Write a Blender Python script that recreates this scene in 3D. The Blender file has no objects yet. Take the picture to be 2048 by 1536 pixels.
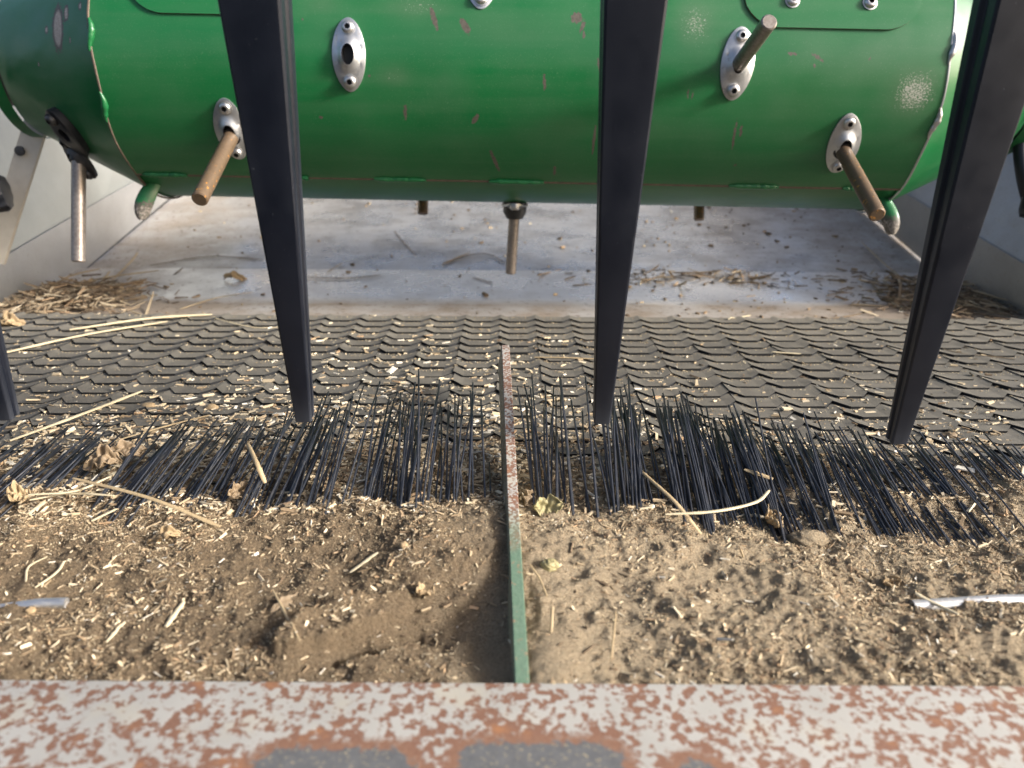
import bpy, bmesh, math, random
import numpy as np
from mathutils import Vector, Matrix
random.seed(7)
rng = np.random.default_rng(11)
S = bpy.context.scene
COL = S.collection

# ------------------------------------------------------------------ camera
CAMH = 0.257; PITCH = math.radians(20.0); ROLL = 0.006; FPX = 1538.0
FWD = Vector((0, math.cos(PITCH), -math.sin(PITCH)))
R0 = Vector((1, 0, 0)); U0 = Vector((0, math.sin(PITCH), math.cos(PITCH)))
RGT = (R0*math.cos(ROLL) + U0*math.sin(ROLL)).normalized()
UPV = (U0*math.cos(ROLL) - R0*math.sin(ROLL)).normalized()
CAM = Vector((0, 0, CAMH))
cd = bpy.data.cameras.new('camera'); cam = bpy.data.objects.new('camera', cd); COL.objects.link(cam)
M = Matrix.Identity(4)
for i in range(3):
    M[i][0] = RGT[i]; M[i][1] = UPV[i]; M[i][2] = -FWD[i]; M[i][3] = CAM[i]
cam.matrix_world = M
cd.sensor_width = 36; cd.lens = FPX/2048*36; cd.clip_start = 0.01; cd.clip_end = 200
cd.dof.use_dof = True; cd.dof.focus_distance = 0.60; cd.dof.aperture_fstop = 7.2
S.camera = cam

# ------------------------------------------------------------------ light
SUN_EL = math.radians(24.0); SUN_AZ = math.radians(-17.0)     # azimuth from +X, negative = towards the camera
SV = Vector((math.cos(SUN_EL)*math.cos(SUN_AZ), math.cos(SUN_EL)*math.sin(SUN_AZ), math.sin(SUN_EL)))
w = bpy.data.worlds.new('World'); S.world = w; w.use_nodes = True
nt = w.node_tree
sky = nt.nodes.new('ShaderNodeTexSky'); sky.sky_type = 'NISHITA'; sky.sun_disc = False
sky.sun_elevation = SUN_EL; sky.sun_rotation = math.atan2(SV.x, SV.y)
sky.dust_density = 5.0; sky.air_density = 0.7; sky.ozone_density = 0.4
nt.links.new(sky.outputs[0], nt.nodes['Background'].inputs[0]); nt.nodes['Background'].inputs[1].default_value = 0.15
sd = bpy.data.lights.new('sun', 'SUN'); sd.energy = 4.3; sd.angle = math.radians(10); sd.color = (1, .992, .98)
so = bpy.data.objects.new('sun', sd); COL.objects.link(so)
so.rotation_euler = SV.to_track_quat('Z', 'Y').to_euler()
S.view_settings.view_transform = 'Standard'; S.view_settings.look = 'None'; S.view_settings.gamma = 1
S.view_settings.use_curve_mapping = False; S.view_settings.exposure = 0.95

# ------------------------------------------------------------------ helpers
def ray(u, v): return (FWD + RGT*((u-1024)/FPX) - UPV*((v-768)/FPX))
def at_z(u, v, z):
    r = ray(u, v); return CAM + r*((z-CAMH)/r.z)
def at_y(u, v, y):
    r = ray(u, v); return CAM + r*(y/r.y)
def at_x(u, v, x):
    r = ray(u, v); return CAM + r*(x/r.x)
def depth(p): return (Vector(p)-CAM).dot(FWD)

def vnoise(x, y, seed=0):
    x = np.asarray(x, float); y = np.asarray(y, float)
    xi = np.floor(x).astype(np.int64); yi = np.floor(y).astype(np.int64)
    fx = x-xi; fy = y-yi; fx = fx*fx*(3-2*fx); fy = fy*fy*(3-2*fy)
    def h(a, b):
        n = (a*374761393 + b*668265263 + seed*1442695041) & 0x7fffffff
        n = ((n ^ (n >> 13))*1274126177) & 0x7fffffff
        return ((n ^ (n >> 16)) & 0xffff)/65535.0
    a = h(xi, yi); b = h(xi+1, yi); c = h(xi, yi+1); d = h(xi+1, yi+1)
    return (a*(1-fx)+b*fx)*(1-fy)+(c*(1-fx)+d*fx)*fy
def fbm(x, y, s, octs=3, seed=0):
    t = 0; amp = 1; tot = 0
    for o in range(octs):
        t = t + amp*(vnoise(np.asarray(x)/s+17.3*o, np.asarray(y)/s-9.1*o, seed+o)-.5); tot += amp; amp *= .5; s = s*.5
    return t/tot*2
def sstep(a, b, x):
    t = np.clip((np.asarray(x, float)-a)/(b-a), 0, 1); return t*t*(3-2*t)

def link(name, me, mats=(), parent=None, label=None, cat=None, group=None, kind=None):
    o = bpy.data.objects.new(name, me); COL.objects.link(o)
    if me is not None and mats is not None:
        for m in (mats if isinstance(mats, (list, tuple)) else [mats]):
            if len(me.materials) < (len(mats) if isinstance(mats, (list, tuple)) else 1): me.materials.append(m)
    if parent is not None:
        o.parent = parent; o.matrix_parent_inverse = Matrix.Translation(-parent.location) if parent.type == 'EMPTY' else Matrix.Identity(4)
    if label: o['label'] = label
    if cat: o['category'] = cat
    if group: o['group'] = group
    if kind: o['kind'] = kind
    return o
def thing(name, label, cat, loc, group=None):
    o = bpy.data.objects.new(name, None); COL.objects.link(o); o.location = loc
    o.empty_display_size = .02
    o['label'] = label; o['category'] = cat
    if group: o['group'] = group
    return o
def mesh(name, vs, fs, smooth=False, mi=None):
    me = bpy.data.meshes.new(name); me.from_pydata([tuple(v) for v in vs], [], [tuple(f) for f in fs]); me.update()
    if smooth: me.polygons.foreach_set('use_smooth', [True]*len(me.polygons))
    if mi is not None: me.polygons.foreach_set('material_index', mi)
    return me
def fixn(me, angle=None):
    bm = bmesh.new(); bm.from_mesh(me); bmesh.ops.recalc_face_normals(bm, faces=bm.faces[:]); bm.to_mesh(me); bm.free(); me.update()
    if angle is not None:
        me.polygons.foreach_set('use_smooth', [True]*len(me.polygons))
        me.set_sharp_from_angle(angle=math.radians(angle))
    return me
def bevel(me, w, seg=2, angle=40):
    bm = bmesh.new(); bm.from_mesh(me); bmesh.ops.recalc_face_normals(bm, faces=bm.faces[:])
    es = [e for e in bm.edges if len(e.link_faces) == 2 and e.calc_face_angle(0) > math.radians(angle)]
    bmesh.ops.bevel(bm, geom=es, offset=w, segments=seg, affect='EDGES', profile=.5, clamp_overlap=True)
    bm.to_mesh(me); bm.free(); me.update()
    me.polygons.foreach_set('use_smooth', [True]*len(me.polygons)); me.set_sharp_from_angle(angle=math.radians(35))
    return me
def grid_mesh(name, P, smooth=True, closed_u=False):
    """P: array (nu,nv,3)"""
    nu, nv = P.shape[:2]
    idx = np.arange(nu*nv).reshape(nu, nv)
    a = idx[:-1, :-1].ravel(); b = idx[1:, :-1].ravel(); c = idx[1:, 1:].ravel(); d = idx[:-1, 1:].ravel()
    F = np.stack([a, b, c, d], 1)
    return fast_mesh(name, P.reshape(-1, 3), F, smooth)
def fast_mesh(name, V, F, smooth=False, tint=None):
    me = bpy.data.meshes.new(name); V = np.asarray(V, np.float32); F = np.asarray(F, np.int32)
    k = F.shape[1]
    me.vertices.add(len(V)); me.vertices.foreach_set('co', V.ravel())
    me.loops.add(F.size); me.loops.foreach_set('vertex_index', F.ravel())
    me.polygons.add(len(F)); me.polygons.foreach_set('loop_start', np.arange(0, F.size, k, dtype=np.int32))
    me.polygons.foreach_set('use_smooth', np.full(len(F), smooth))
    me.update(calc_edges=True); me.validate()
    if tint is not None:
        at = me.attributes.new('tint', 'FLOAT_COLOR', 'POINT'); c = np.ones((len(V), 4), np.float32); c[:, :3] = tint
        at.data.foreach_set('color', c.ravel())
    return me
def tube(pts, rad, sides=8, flat=1.0, cap=True, name='tube', smooth=True):
    pts = [Vector(p) for p in pts]; n = len(pts)
    rad = [rad]*n if not hasattr(rad, '__len__') else rad
    vs = []; fs = []; prev = None
    for i, p in enumerate(pts):
        t = (pts[min(i+1, n-1)]-pts[max(i-1, 0)]).normalized()
        ref = Vector((0, 0, 1)) if abs(t.z) < .95 else Vector((0, 1, 0))
        a = t.cross(ref).normalized() if prev is None else (prev - t*prev.dot(t)).normalized()
        prev = a; b = t.cross(a)
        for k in range(sides):
            an = 2*math.pi*k/sides
            vs.append(p + a*(math.cos(an)*rad[i]) + b*(math.sin(an)*rad[i]*flat))
    for i in range(n-1):
        for k in range(sides):
            k2 = (k+1) % sides
            fs.append((i*sides+k, i*sides+k2, (i+1)*sides+k2, (i+1)*sides+k))
    if cap:
        fs.append(tuple(range(sides))[::-1]); fs.append(tuple((n-1)*sides+k for k in range(sides)))
    me = mesh(name, vs, fs); fixn(me, 50)
    return me
def smooth_path(pts, n=10):
    pts = [Vector(p) for p in pts]
    if len(pts) == 2: return [pts[0].lerp(pts[1], i/n) for i in range(n+1)]
    out = []; P = [pts[0]*2-pts[1]] + pts + [pts[-1]*2-pts[-2]]
    for i in range(1, len(P)-2):
        for k in range(n):
            t = k/n; a, b, c, d = P[i-1], P[i], P[i+1], P[i+2]
            out.append(.5*((2*b)+(c-a)*t+(2*a-5*b+4*c-d)*t*t+(3*b-a-3*c+d)*t**3))
    out.append(pts[-1]); return out
def box_pts(x0, x1, y0, y1, z0, z1):
    vs = [(x, y, z) for z in (z0, z1) for y in (y0, y1) for x in (x0, x1)]
    fs = [(0, 2, 3, 1), (4, 5, 7, 6), (0, 1, 5, 4), (2, 6, 7, 3), (0, 4, 6, 2), (1, 3, 7, 5)]
    return vs, fs
def slab(quad, t, name):
    """thin sheet from a 3D polygon (list of points), thickness t along its back normal"""
    q = [Vector(p) for p in quad]; n = (q[1]-q[0]).cross(q[2]-q[0]).normalized()
    vs = q + [p-n*t for p in q]; k = len(q)
    fs = [tuple(range(k)), tuple(range(2*k-1, k-1, -1))] + [(i, i+k, (i+1) % k+k, (i+1) % k) for i in range(k)]
    return fixn(mesh(name, vs, fs))

# ------------------------------------------------------------------ materials
class N:
    def __init__(s, name):
        s.m = bpy.data.materials.new(name); s.m.use_nodes = True; s.t = s.m.node_tree
        s.b = s.t.nodes['Principled BSDF']; s.tc = s.t.nodes.new('ShaderNodeTexCoord')
        s.geo = s.t.nodes.new('ShaderNodeNewGeometry')
    def n(s, ty, **k):
        x = s.t.nodes.new(ty)
        for a, v in k.items(): setattr(x, a, v)
        return x
    def l(s, a, b): s.t.links.new(a, b)
    def noise(s, scale, detail=4, rough=.55, vec=None, out='Fac', dist=0):
        x = s.n('ShaderNodeTexNoise'); x.inputs['Scale'].default_value = scale; x.inputs['Detail'].default_value = detail
        x.inputs['Roughness'].default_value = rough; x.inputs['Distortion'].default_value = dist
        s.l(vec if vec is not None else s.geo.outputs['Position'], x.inputs['Vector']); return x.outputs[out]
    def ramp(s, fac, stops):
        x = s.n('ShaderNodeValToRGB'); e = x.color_ramp.elements
        while len(e) < len(stops): e.new(.5)
        for i, (p, c) in enumerate(stops):
            e[i].position = p; e[i].color = (c, c, c, 1) if not hasattr(c, '__len__') else (*c, 1)
        s.l(fac, x.inputs[0]); return x.outputs[0]
    def mix(s, fac, a, b, mode='MIX'):
        x = s.n('ShaderNodeMix', data_type='RGBA', blend_type=mode)
        for sock, v in ((x.inputs[0], fac), (x.inputs[6], a), (x.inputs[7], b)):
            if hasattr(v, 'is_linked'): s.l(v, sock)
            elif hasattr(v, '__len__'): sock.default_value = (*v, 1)
            else: sock.default_value = v
        return x.outputs[2]
    def math(s, op, a, b=0.0, clamp=False):
        x = s.n('ShaderNodeMath', operation=op, use_clamp=clamp)
        for i, v in enumerate((a, b)):
            if hasattr(v, 'is_linked'): s.l(v, x.inputs[i])
            else: x.inputs[i].default_value = v
        return x.outputs[0]
    def mapping(s, scale=(1, 1, 1), rot=(0, 0, 0), vec=None):
        x = s.n('ShaderNodeMapping'); x.inputs['Scale'].default_value = scale; x.inputs['Rotation'].default_value = rot
        s.l(vec if vec is not None else s.geo.outputs['Position'], x.inputs['Vector']); return x.outputs[0]
    def set(s, **k):
        for a, v in k.items():
            sock = s.b.inputs[{'col': 'Base Color', 'rough': 'Roughness', 'metal': 'Metallic', 'spec': 'Specular IOR Level', 'coat': 'Coat Weight', 'coatr': 'Coat Roughness', 'ani': 'Anisotropic'}[a]]
            if hasattr(v, 'is_linked'): s.l(v, sock)
            elif hasattr(v, '__len__'): sock.default_value = (*v, 1)
            else: sock.default_value = v
        return s
    def bump(s, h, strength=.3, dist=.001):
        x = s.n('ShaderNodeBump'); x.inputs['Strength'].default_value = strength; x.inputs['Distance'].default_value = dist
        s.l(h, x.inputs['Height']); s.l(x.outputs[0], s.b.inputs['Normal']); return s
    def attr(s, name, out='Fac'):
        x = s.n('ShaderNodeAttribute', attribute_name=name); return x.outputs[out]

def mat_green(worn=True):
    k = N('green_paint'); base = k.mix(k.noise(9, 3), (.003, .086, .023), (.0045, .115, .030))
    fine = k.noise(900, 2, .6); spk = k.ramp(fine, [(.62, 0), (.70, 1)])
    cloud = k.ramp(k.noise(11, 5, .6), [(.38, 0), (.72, 1)])
    band = k.ramp(k.noise(1, 4, .6, vec=k.mapping((3, 60, 60))), [(.4, 0), (.75, 1)])
    dustf = k.math('MULTIPLY', k.math('ADD', k.math('MULTIPLY', spk, .22), k.math('ADD', k.math('MULTIPLY', cloud, .07), k.math('MULTIPLY', band, .07))), .8)
    col = k.mix(dustf, base, (.24, .25, .20))
    if worn:
        wr = k.attr('wear'); sp = k.attr('speckle')
        wn = k.ramp(k.math('ADD', wr, k.math('MULTIPLY', k.math('SUBTRACT', k.noise(420, 4, .65), .5), 1.2)), [(.5, 0), (.56, 1)])
        sn = k.ramp(k.math('ADD', sp, k.math('MULTIPLY', k.math('SUBTRACT', k.noise(700, 3, .7), .5), 2.6)), [(.90, 0), (1.12, .8)])
        soft = k.math('MULTIPLY', sp, .3)
        col = k.mix(soft, col, (.14, .135, .105))
        wc = k.mix(k.noise(380, 4), (.03, .025, .018), (.12, .105, .085)); wc = k.mix(k.ramp(wr, [(.74, 0), (.9, 1)]), wc, k.mix(k.noise(520, 4), (.12, .09, .07), (.46, .42, .37)))
        col = k.mix(wn, col, wc); col = k.mix(sn, col, (.38, .36, .32))
        rgh = k.math('ADD', .30, k.math('MULTIPLY', k.math('ADD', k.math('ADD', wn, sn), cloud), .16))
        k.set(rough=rgh)
    else: k.set(rough=.36)
    k.set(col=col, spec=.38, coat=.08, coatr=.2)
    k.bump(k.math('ADD', k.math('MULTIPLY', k.noise(1500, 2), .5), k.noise(60, 3)), .08, .0008)
    return k.m
def mat_metal(name, c=(.62, .63, .64), r=.3, dirt=0.0, scratch=True):
    k = N(name)
    n1 = k.noise(30, 5, .6); br = k.noise(1, 6, .7, vec=k.mapping((12, 700, 700)))
    col = k.mix(n1, tuple(x*.78 for x in c), c)
    d = k.ramp(k.noise(240, 6, .62), [(.60-.12*dirt, 0), (.70-.08*dirt, 1)])
    d2 = k.ramp(k.noise(16, 5, .65), [(.35, 0), (.75, 1)])
    df = k.math('ADD', k.math('MULTIPLY', d, .75*dirt), k.math('MULTIPLY', d2, .45*dirt), True)
    col = k.mix(df, col, (.19, .145, .10))
    k.set(col=col, metal=k.math('SUBTRACT', 1.0, k.math('MULTIPLY', df, .9), True),
          rough=k.math('ADD', r, k.math('ADD', k.math('MULTIPLY', br, .16), k.math('MULTIPLY', df, .4))))
    k.bump(k.math('ADD', br, k.noise(300, 3)), .05, .0006)
    return k.m
def mat_pan(lit_lip=False):
    k = N('lit_steel_lip' if lit_lip else 'scuffed_steel_pan')
    pos = k.n('ShaderNodeSeparateXYZ'); k.l(k.geo.outputs['Position'], pos.inputs[0])
    n1 = k.noise(14, 6, .62); n2 = k.noise(120, 6, .66); n3 = k.noise(1, 5, .6, vec=k.mapping((9, 160, 160)))
    col = k.mix(n3, (.66, .645, .61) if lit_lip else (.40, .40, .39), (.78, .775, .76) if lit_lip else (.64, .638, .625))  # paler lip and dimmer slope paint the light contrast at the fold
    lip = k.ramp(pos.outputs['Y'], [(.0, 1), (1, 1)])
    ly = k.n('ShaderNodeMapRange'); ly.inputs[1].default_value = 1.10; ly.inputs[2].default_value = 1.06; k.l(pos.outputs['Y'], ly.inputs[0])
    ax = k.math('ABSOLUTE', pos.outputs['X'])
    sx = k.n('ShaderNodeMapRange'); sx.inputs[1].default_value = .40; sx.inputs[2].default_value = .62; k.l(ax, sx.inputs[0])  # dirt film made heavier at the sides, also painting the corner shadow
    amt = k.math('ADD', k.math('MULTIPLY', ly.outputs[0], .75), k.math('MULTIPLY', sx.outputs[0], .6))
    film_shade = k.math('MULTIPLY', k.math('ADD', k.math('MULTIPLY', amt, .8), k.math('SUBTRACT', n1, .44)), 1.3, True)
    spots = k.ramp(k.math('ADD', n2, k.math('MULTIPLY', amt, .05)), [(.61, 0), (.67, 1)])
    smu = k.ramp(k.noise(1, 5, .65, vec=k.mapping((14, 20, 20))), [(.44, 0), (.66, .65)])
    if not lit_lip: col = k.mix(smu, col, (.20, .185, .165))
    col = k.mix(film_shade, col, (.22, .175, .13)); col = k.mix(k.math('MULTIPLY', spots, .8), col, (.11, .075, .045))
    k.set(col=col, metal=k.math('MULTIPLY', k.math('SUBTRACT', 1, film_shade, True), .78),
          rough=k.math('ADD', .20, k.math('MULTIPLY', k.math('ADD', film_shade, k.math('MULTIPLY', n2, .3)), .4)))
    k.bump(k.math('ADD', n2, k.math('MULTIPLY', n1, 2)), .1, .0008)
    return k.m
def mat_plastic():
    k = N('black_plastic'); n = k.noise(45, 5, .6)
    sc = k.ramp(k.noise(1, 4, .7, vec=k.mapping((500, 500, 40))), [(.66, 0), (.72, 1)])
    dust = k.ramp(k.noise(520, 3, .6), [(.70, 0), (.74, 1)])
    col = k.mix(n, (.0025, .0036, .0070), (.005, .0068, .0125))
    col = k.mix(k.math('MULTIPLY', sc, .05), col, (.10, .11, .12)); col = k.mix(k.math('MULTIPLY', dust, .3), col, (.12, .13, .145))
    k.set(col=col, rough=k.math('ADD', .27, k.math('MULTIPLY', n, .2)), spec=.34); col = k.mix(k.ramp(k.geo.outputs['Pointiness'], [(.53, 0), (.62, .35)]), col, (.12, .13, .15)); k.set(col=col); k.bump(k.noise(700, 3), .05, .0005); return k.m
def mat_bristle():
    k = N('black_nylon'); oi = k.n('ShaderNodeObjectInfo')
    col = k.mix(k.ramp(k.noise(160, 3), [(.5, 0), (.8, .5)]), (.013, .015, .020), (.085, .078, .066))
    k.set(col=col, rough=.30, spec=.75); return k.m
def mat_rust(name, bias=0.0, pads=(), green=False, fine=270):
    k = N(name)
    v = k.n('ShaderNodeTexCoord').outputs['Object'] if False else k.geo.outputs['Position']
    n1 = k.noise(fine, 1.8, .5); n2 = k.noise(60, 4, .55); n3 = k.noise(600, 4, .6)
    paint = k.mix(k.noise(30, 4), (.26, .25, .225), (.40, .385, .35))
    paint = k.mix(k.ramp(k.noise(24, 4, .6), [(.55, 0), (.75, .6)]), paint, (.40, .35, .25))
    thr = k.math('ADD', k.math('MULTIPLY', n1, .70), k.math('MULTIPLY', n2, .30))
    halo = None; sd = None
    pos = k.n('ShaderNodeSeparateXYZ'); k.l(v, pos.inputs[0])
    for (cx, cy, hx, hy) in pads:
        dx = k.math('MAXIMUM', k.math('SUBTRACT', k.math('ABSOLUTE', k.math('SUBTRACT', pos.outputs['X'], cx)), hx), 0)
        dy = k.math('MAXIMUM', k.math('SUBTRACT', k.math('ABSOLUTE', k.math('SUBTRACT', pos.outputs['Y'], cy)), hy), 0)
        d = k.math('SQRT', k.math('ADD', k.math('MULTIPLY', dx, dx), k.math('MULTIPLY', dy, dy)))
        sg = k.math('SUBTRACT', d, k.math('MINIMUM', k.math('SUBTRACT', hx, k.math('ABSOLUTE', k.math('SUBTRACT', pos.outputs['X'], cx))), k.math('SUBTRACT', hy, k.math('ABSOLUTE', k.math('SUBTRACT', pos.outputs['Y'], cy)))))
        sg = k.math('SUBTRACT', k.math('MULTIPLY', d, 1.0), k.math('MAXIMUM', k.math('MINIMUM', k.math('SUBTRACT', hx, k.math('ABSOLUTE', k.math('SUBTRACT', pos.outputs['X'], cx))), k.math('SUBTRACT', hy, k.math('ABSOLUTE', k.math('SUBTRACT', pos.outputs['Y'], cy)))), 0))
        sd = sg if sd is None else k.math('MINIMUM', sd, sg)
        hh = k.math('SUBTRACT', 1, k.math('DIVIDE', d, .022), True)
        halo = hh if halo is None else k.math('MAXIMUM', halo, hh)
    if halo is not None: thr = k.math('ADD', thr, k.math('MULTIPLY', halo, .2))
    mask = k.ramp(thr, [(.485-bias, 0), (.560-bias, 1)])
    rust = k.mix(n3, (.11, .050, .030), (.22, .11, .068))
    rust = k.mix(k.ramp(n2, [(.62, 0), (.74, .5)]), rust, (.36, .15, .05))
    col = k.mix(k.math('MULTIPLY', mask, .95), paint, rust)
    if sd is not None:
        edge = k.math('ADD', k.math('SUBTRACT', sd, .011), k.math('ADD', k.math('MULTIPLY', k.math('SUBTRACT', n1, .5), .010), k.math('MULTIPLY', k.math('SUBTRACT', n3, .5), .003)))
        ring = k.n('ShaderNodeMapRange', interpolation_type='SMOOTHSTEP'); ring.inputs[1].default_value = .0065; ring.inputs[2].default_value = .0015; k.l(edge, ring.inputs[0])
        col = k.mix(k.math('MULTIPLY', ring.outputs[0], .85), col, k.mix(n3, (.12, .06, .038), (.25, .14, .09)))
        core = k.n('ShaderNodeMapRange', interpolation_type='SMOOTHSTEP'); core.inputs[1].default_value = .0012; core.inputs[2].default_value = -.0018; k.l(edge, core.inputs[0])
        gr = k.mix(k.noise(220, 4), (.065, .067, .07), (.13, .13, .13)); gr = k.mix(k.ramp(k.noise(420, 4, .7), [(.56, 0), (.68, .8)]), gr, (.30, .25, .16))
        col = k.mix(core.outputs[0], col, gr)
    if green:
        gm = k.n('ShaderNodeMapRange'); gm.inputs[1].default_value = .430; gm.inputs[2].default_value = .385; k.l(k.math('ADD', pos.outputs['Y'], k.math('MULTIPLY', k.math('SUBTRACT', n2, .5), .05)), gm.inputs[0])
        chip = k.ramp(k.noise(210, 4, .6), [(.60, 0), (.66, 1)])
        gc = k.mix(k.noise(300, 4), (.075, .135, .085), (.13, .185, .135)); gc = k.mix(k.math('MULTIPLY', chip, .8), gc, (.23, .16, .10))
        nf = k.n('ShaderNodeSeparateXYZ'); k.l(k.geo.outputs['Normal'], nf.inputs[0])
        side = k.math('GREATER_THAN', .6, nf.outputs['Z'])
        col = k.mix(k.math('MAXIMUM', gm.outputs[0], k.math('MULTIPLY', side, .0)), col, gc)
        olive = k.mix(k.noise(200, 4), (.16, .15, .09), (.25, .22, .14))
        col = k.mix(k.math('MULTIPLY', side, .75), col, olive)
    k.set(col=col, rough=k.math('ADD', .5, k.math('MULTIPLY', mask, .3)), spec=.25)
    k.bump(k.math('ADD', k.math('MULTIPLY', mask, -.4), k.math('MULTIPLY', n3, .4)), .25, .0006); return k.m
def mat_rod(name, rusty):
    k = N(name); n = k.noise(300, 4, .6); sp = k.ramp(k.noise(230, 2, .5), [(.65, 0), (.72, 1)])
    if rusty: col = k.mix(n, (.065, .042, .024), (.17, .115, .07)); col = k.mix(sp, col, (.50, .22, .03)); k.set(metal=.25, rough=.5)
    else: col = k.mix(n, (.085, .055, .035), (.36, .33, .30)); k.set(metal=.6, rough=.38)
    k.set(col=col); k.bump(n, .25, .0006); return k.m
def mat_soil():
    k = N('dry_soil'); n1 = k.noise(22, 5, .6); n2 = k.ramp(k.noise(700, 6, .8), [(.36, 0), (.64, 1)]); n3 = k.noise(1700, 3, .8)
    pos = k.n('ShaderNodeSeparateXYZ'); k.l(k.geo.outputs['Position'], pos.inputs[0])
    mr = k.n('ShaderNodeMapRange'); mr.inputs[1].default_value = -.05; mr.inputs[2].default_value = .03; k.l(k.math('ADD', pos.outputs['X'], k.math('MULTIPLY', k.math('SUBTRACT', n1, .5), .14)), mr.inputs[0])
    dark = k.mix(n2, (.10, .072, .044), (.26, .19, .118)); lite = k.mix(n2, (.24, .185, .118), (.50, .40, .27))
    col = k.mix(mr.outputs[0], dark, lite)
    col = k.mix(k.ramp(n3, [(.58, 0), (.68, .6)]), col, (.50, .42, .30))
    k.set(col=col, rough=.92, spec=.15); k.bump(k.math('ADD', n3, k.math('MULTIPLY', n2, 1.0)), .9, .0016); return k.m
def mat_tint(name, rough=.75, spec=.25):
    k = N(name); c = k.attr('tint', 'Color'); n = k.noise(900, 3)
    col = k.mix(1.0, c, k.mix(n, (.72, .72, .72), (1.1, 1.1, 1.1)), 'MULTIPLY'); k.set(col=col, rough=rough, spec=spec); return k.m
def mat_straw(name, a, b):
    k = N(name); g = k.noise(1, 4, .6, vec=k.mapping((900, 60, 500), (0, 0, .4))); n = k.noise(70, 3)
    col = k.mix(k.math('ADD', k.math('MULTIPLY', g, .6), k.math('MULTIPLY', n, .4)), a, b); k.set(col=col, rough=.6, spec=.3); k.bump(g, .4, .0005); return k.m
def mat_rubber():
    k = N('dusty_black_rubber'); n = k.noise(900, 4, .7); n2 = k.noise(35, 4, .6)
    tc = k.tc.outputs['Object']; sp = k.n('ShaderNodeSeparateXYZ'); k.l(tc, sp.inputs[0])
    f = k.n('ShaderNodeMapRange'); f.inputs[1].default_value = .004; f.inputs[2].default_value = .026; k.l(sp.outputs['Y'], f.inputs[0])
    nf = k.n('ShaderNodeSeparateXYZ'); k.l(k.geo.outputs['Normal'], nf.inputs[0])
    up = k.math('GREATER_THAN', nf.outputs['Z'], .75)
    dst = k.math('MULTIPLY', up, k.math('ADD', k.math('MULTIPLY', f.outputs[0], .22), k.math('ADD', .50, k.math('MULTIPLY', k.math('SUBTRACT', n2, .45), .7))), True)
    grit = k.math('MULTIPLY', up, k.ramp(n, [(.58, 0), (.70, .5)]))
    col = k.mix(dst, (.017, .018, .020), (.19, .172, .138)); col = k.mix(k.math('MULTIPLY', grit, .8), col, (.36, .30, .20))
    k.set(col=col, rough=.72, spec=.3); k.bump(n, .3, .0006); return k.m

GREEN = mat_green(); GREEN2 = mat_green(False); ZINC = mat_metal('zinc_plate', (.56, .57, .58), .32, .4); BOLT = mat_metal('bolt_steel', (.55, .54, .53), .30, .3)
PAN = mat_pan(); SHADE_ST = mat_metal('shaded_side_steel', (.36, .36, .35), .45, .35); GALV_REFL = mat_metal('galvanised_drum_reflection', (.46, .48, .46), .4, .15); WALL = mat_metal('side_sheet_steel', (.66, .67, .67), .33, .25); PLASTIC = mat_plastic(); BR = mat_bristle()
ROD_R = mat_rod('rusty_pin_steel', True); ROD_S = mat_rod('worn_pin_steel', False); SOIL = mat_soil(); TINT = mat_tint('chaff_tint'); RUBBER = mat_rubber()
ST_PALE = mat_straw('pale_straw', (.34, .27, .16), (.62, .54, .37)); ST_TAN = mat_straw('tan_straw', (.21, .15, .08), (.44, .34, .20)); ST_DARK = mat_straw('dark_stem', (.07, .05, .03), (.18, .13, .075))
LEAF = mat_straw('dry_leaf', (.09, .062, .036), (.26, .19, .115)); LEAFG = mat_straw('greenish_leaf', (.14, .125, .055), (.34, .29, .15)); HUSK = mat_straw('husk', (.19, .13, .065), (.36, .27, .16))
k = N('black_hole'); k.set(col=(.006, .006, .006), rough=.6); HOLE = k.m
k = N('black_bushing'); k.set(col=(.012, .012, .014), rough=.35); BUSH = k.m
k = N('dark_edge_rust'); k.set(col=k.mix(k.noise(200), (.03, .022, .015), (.14, .10, .07)), rough=.7); EDGE = k.m
DARKST = mat_metal('dark_steel', (.085, .088, .095), .45, .35); PADM = mat_metal('worn_grey_steel', (.24, .235, .225), .65, .9)

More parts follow.
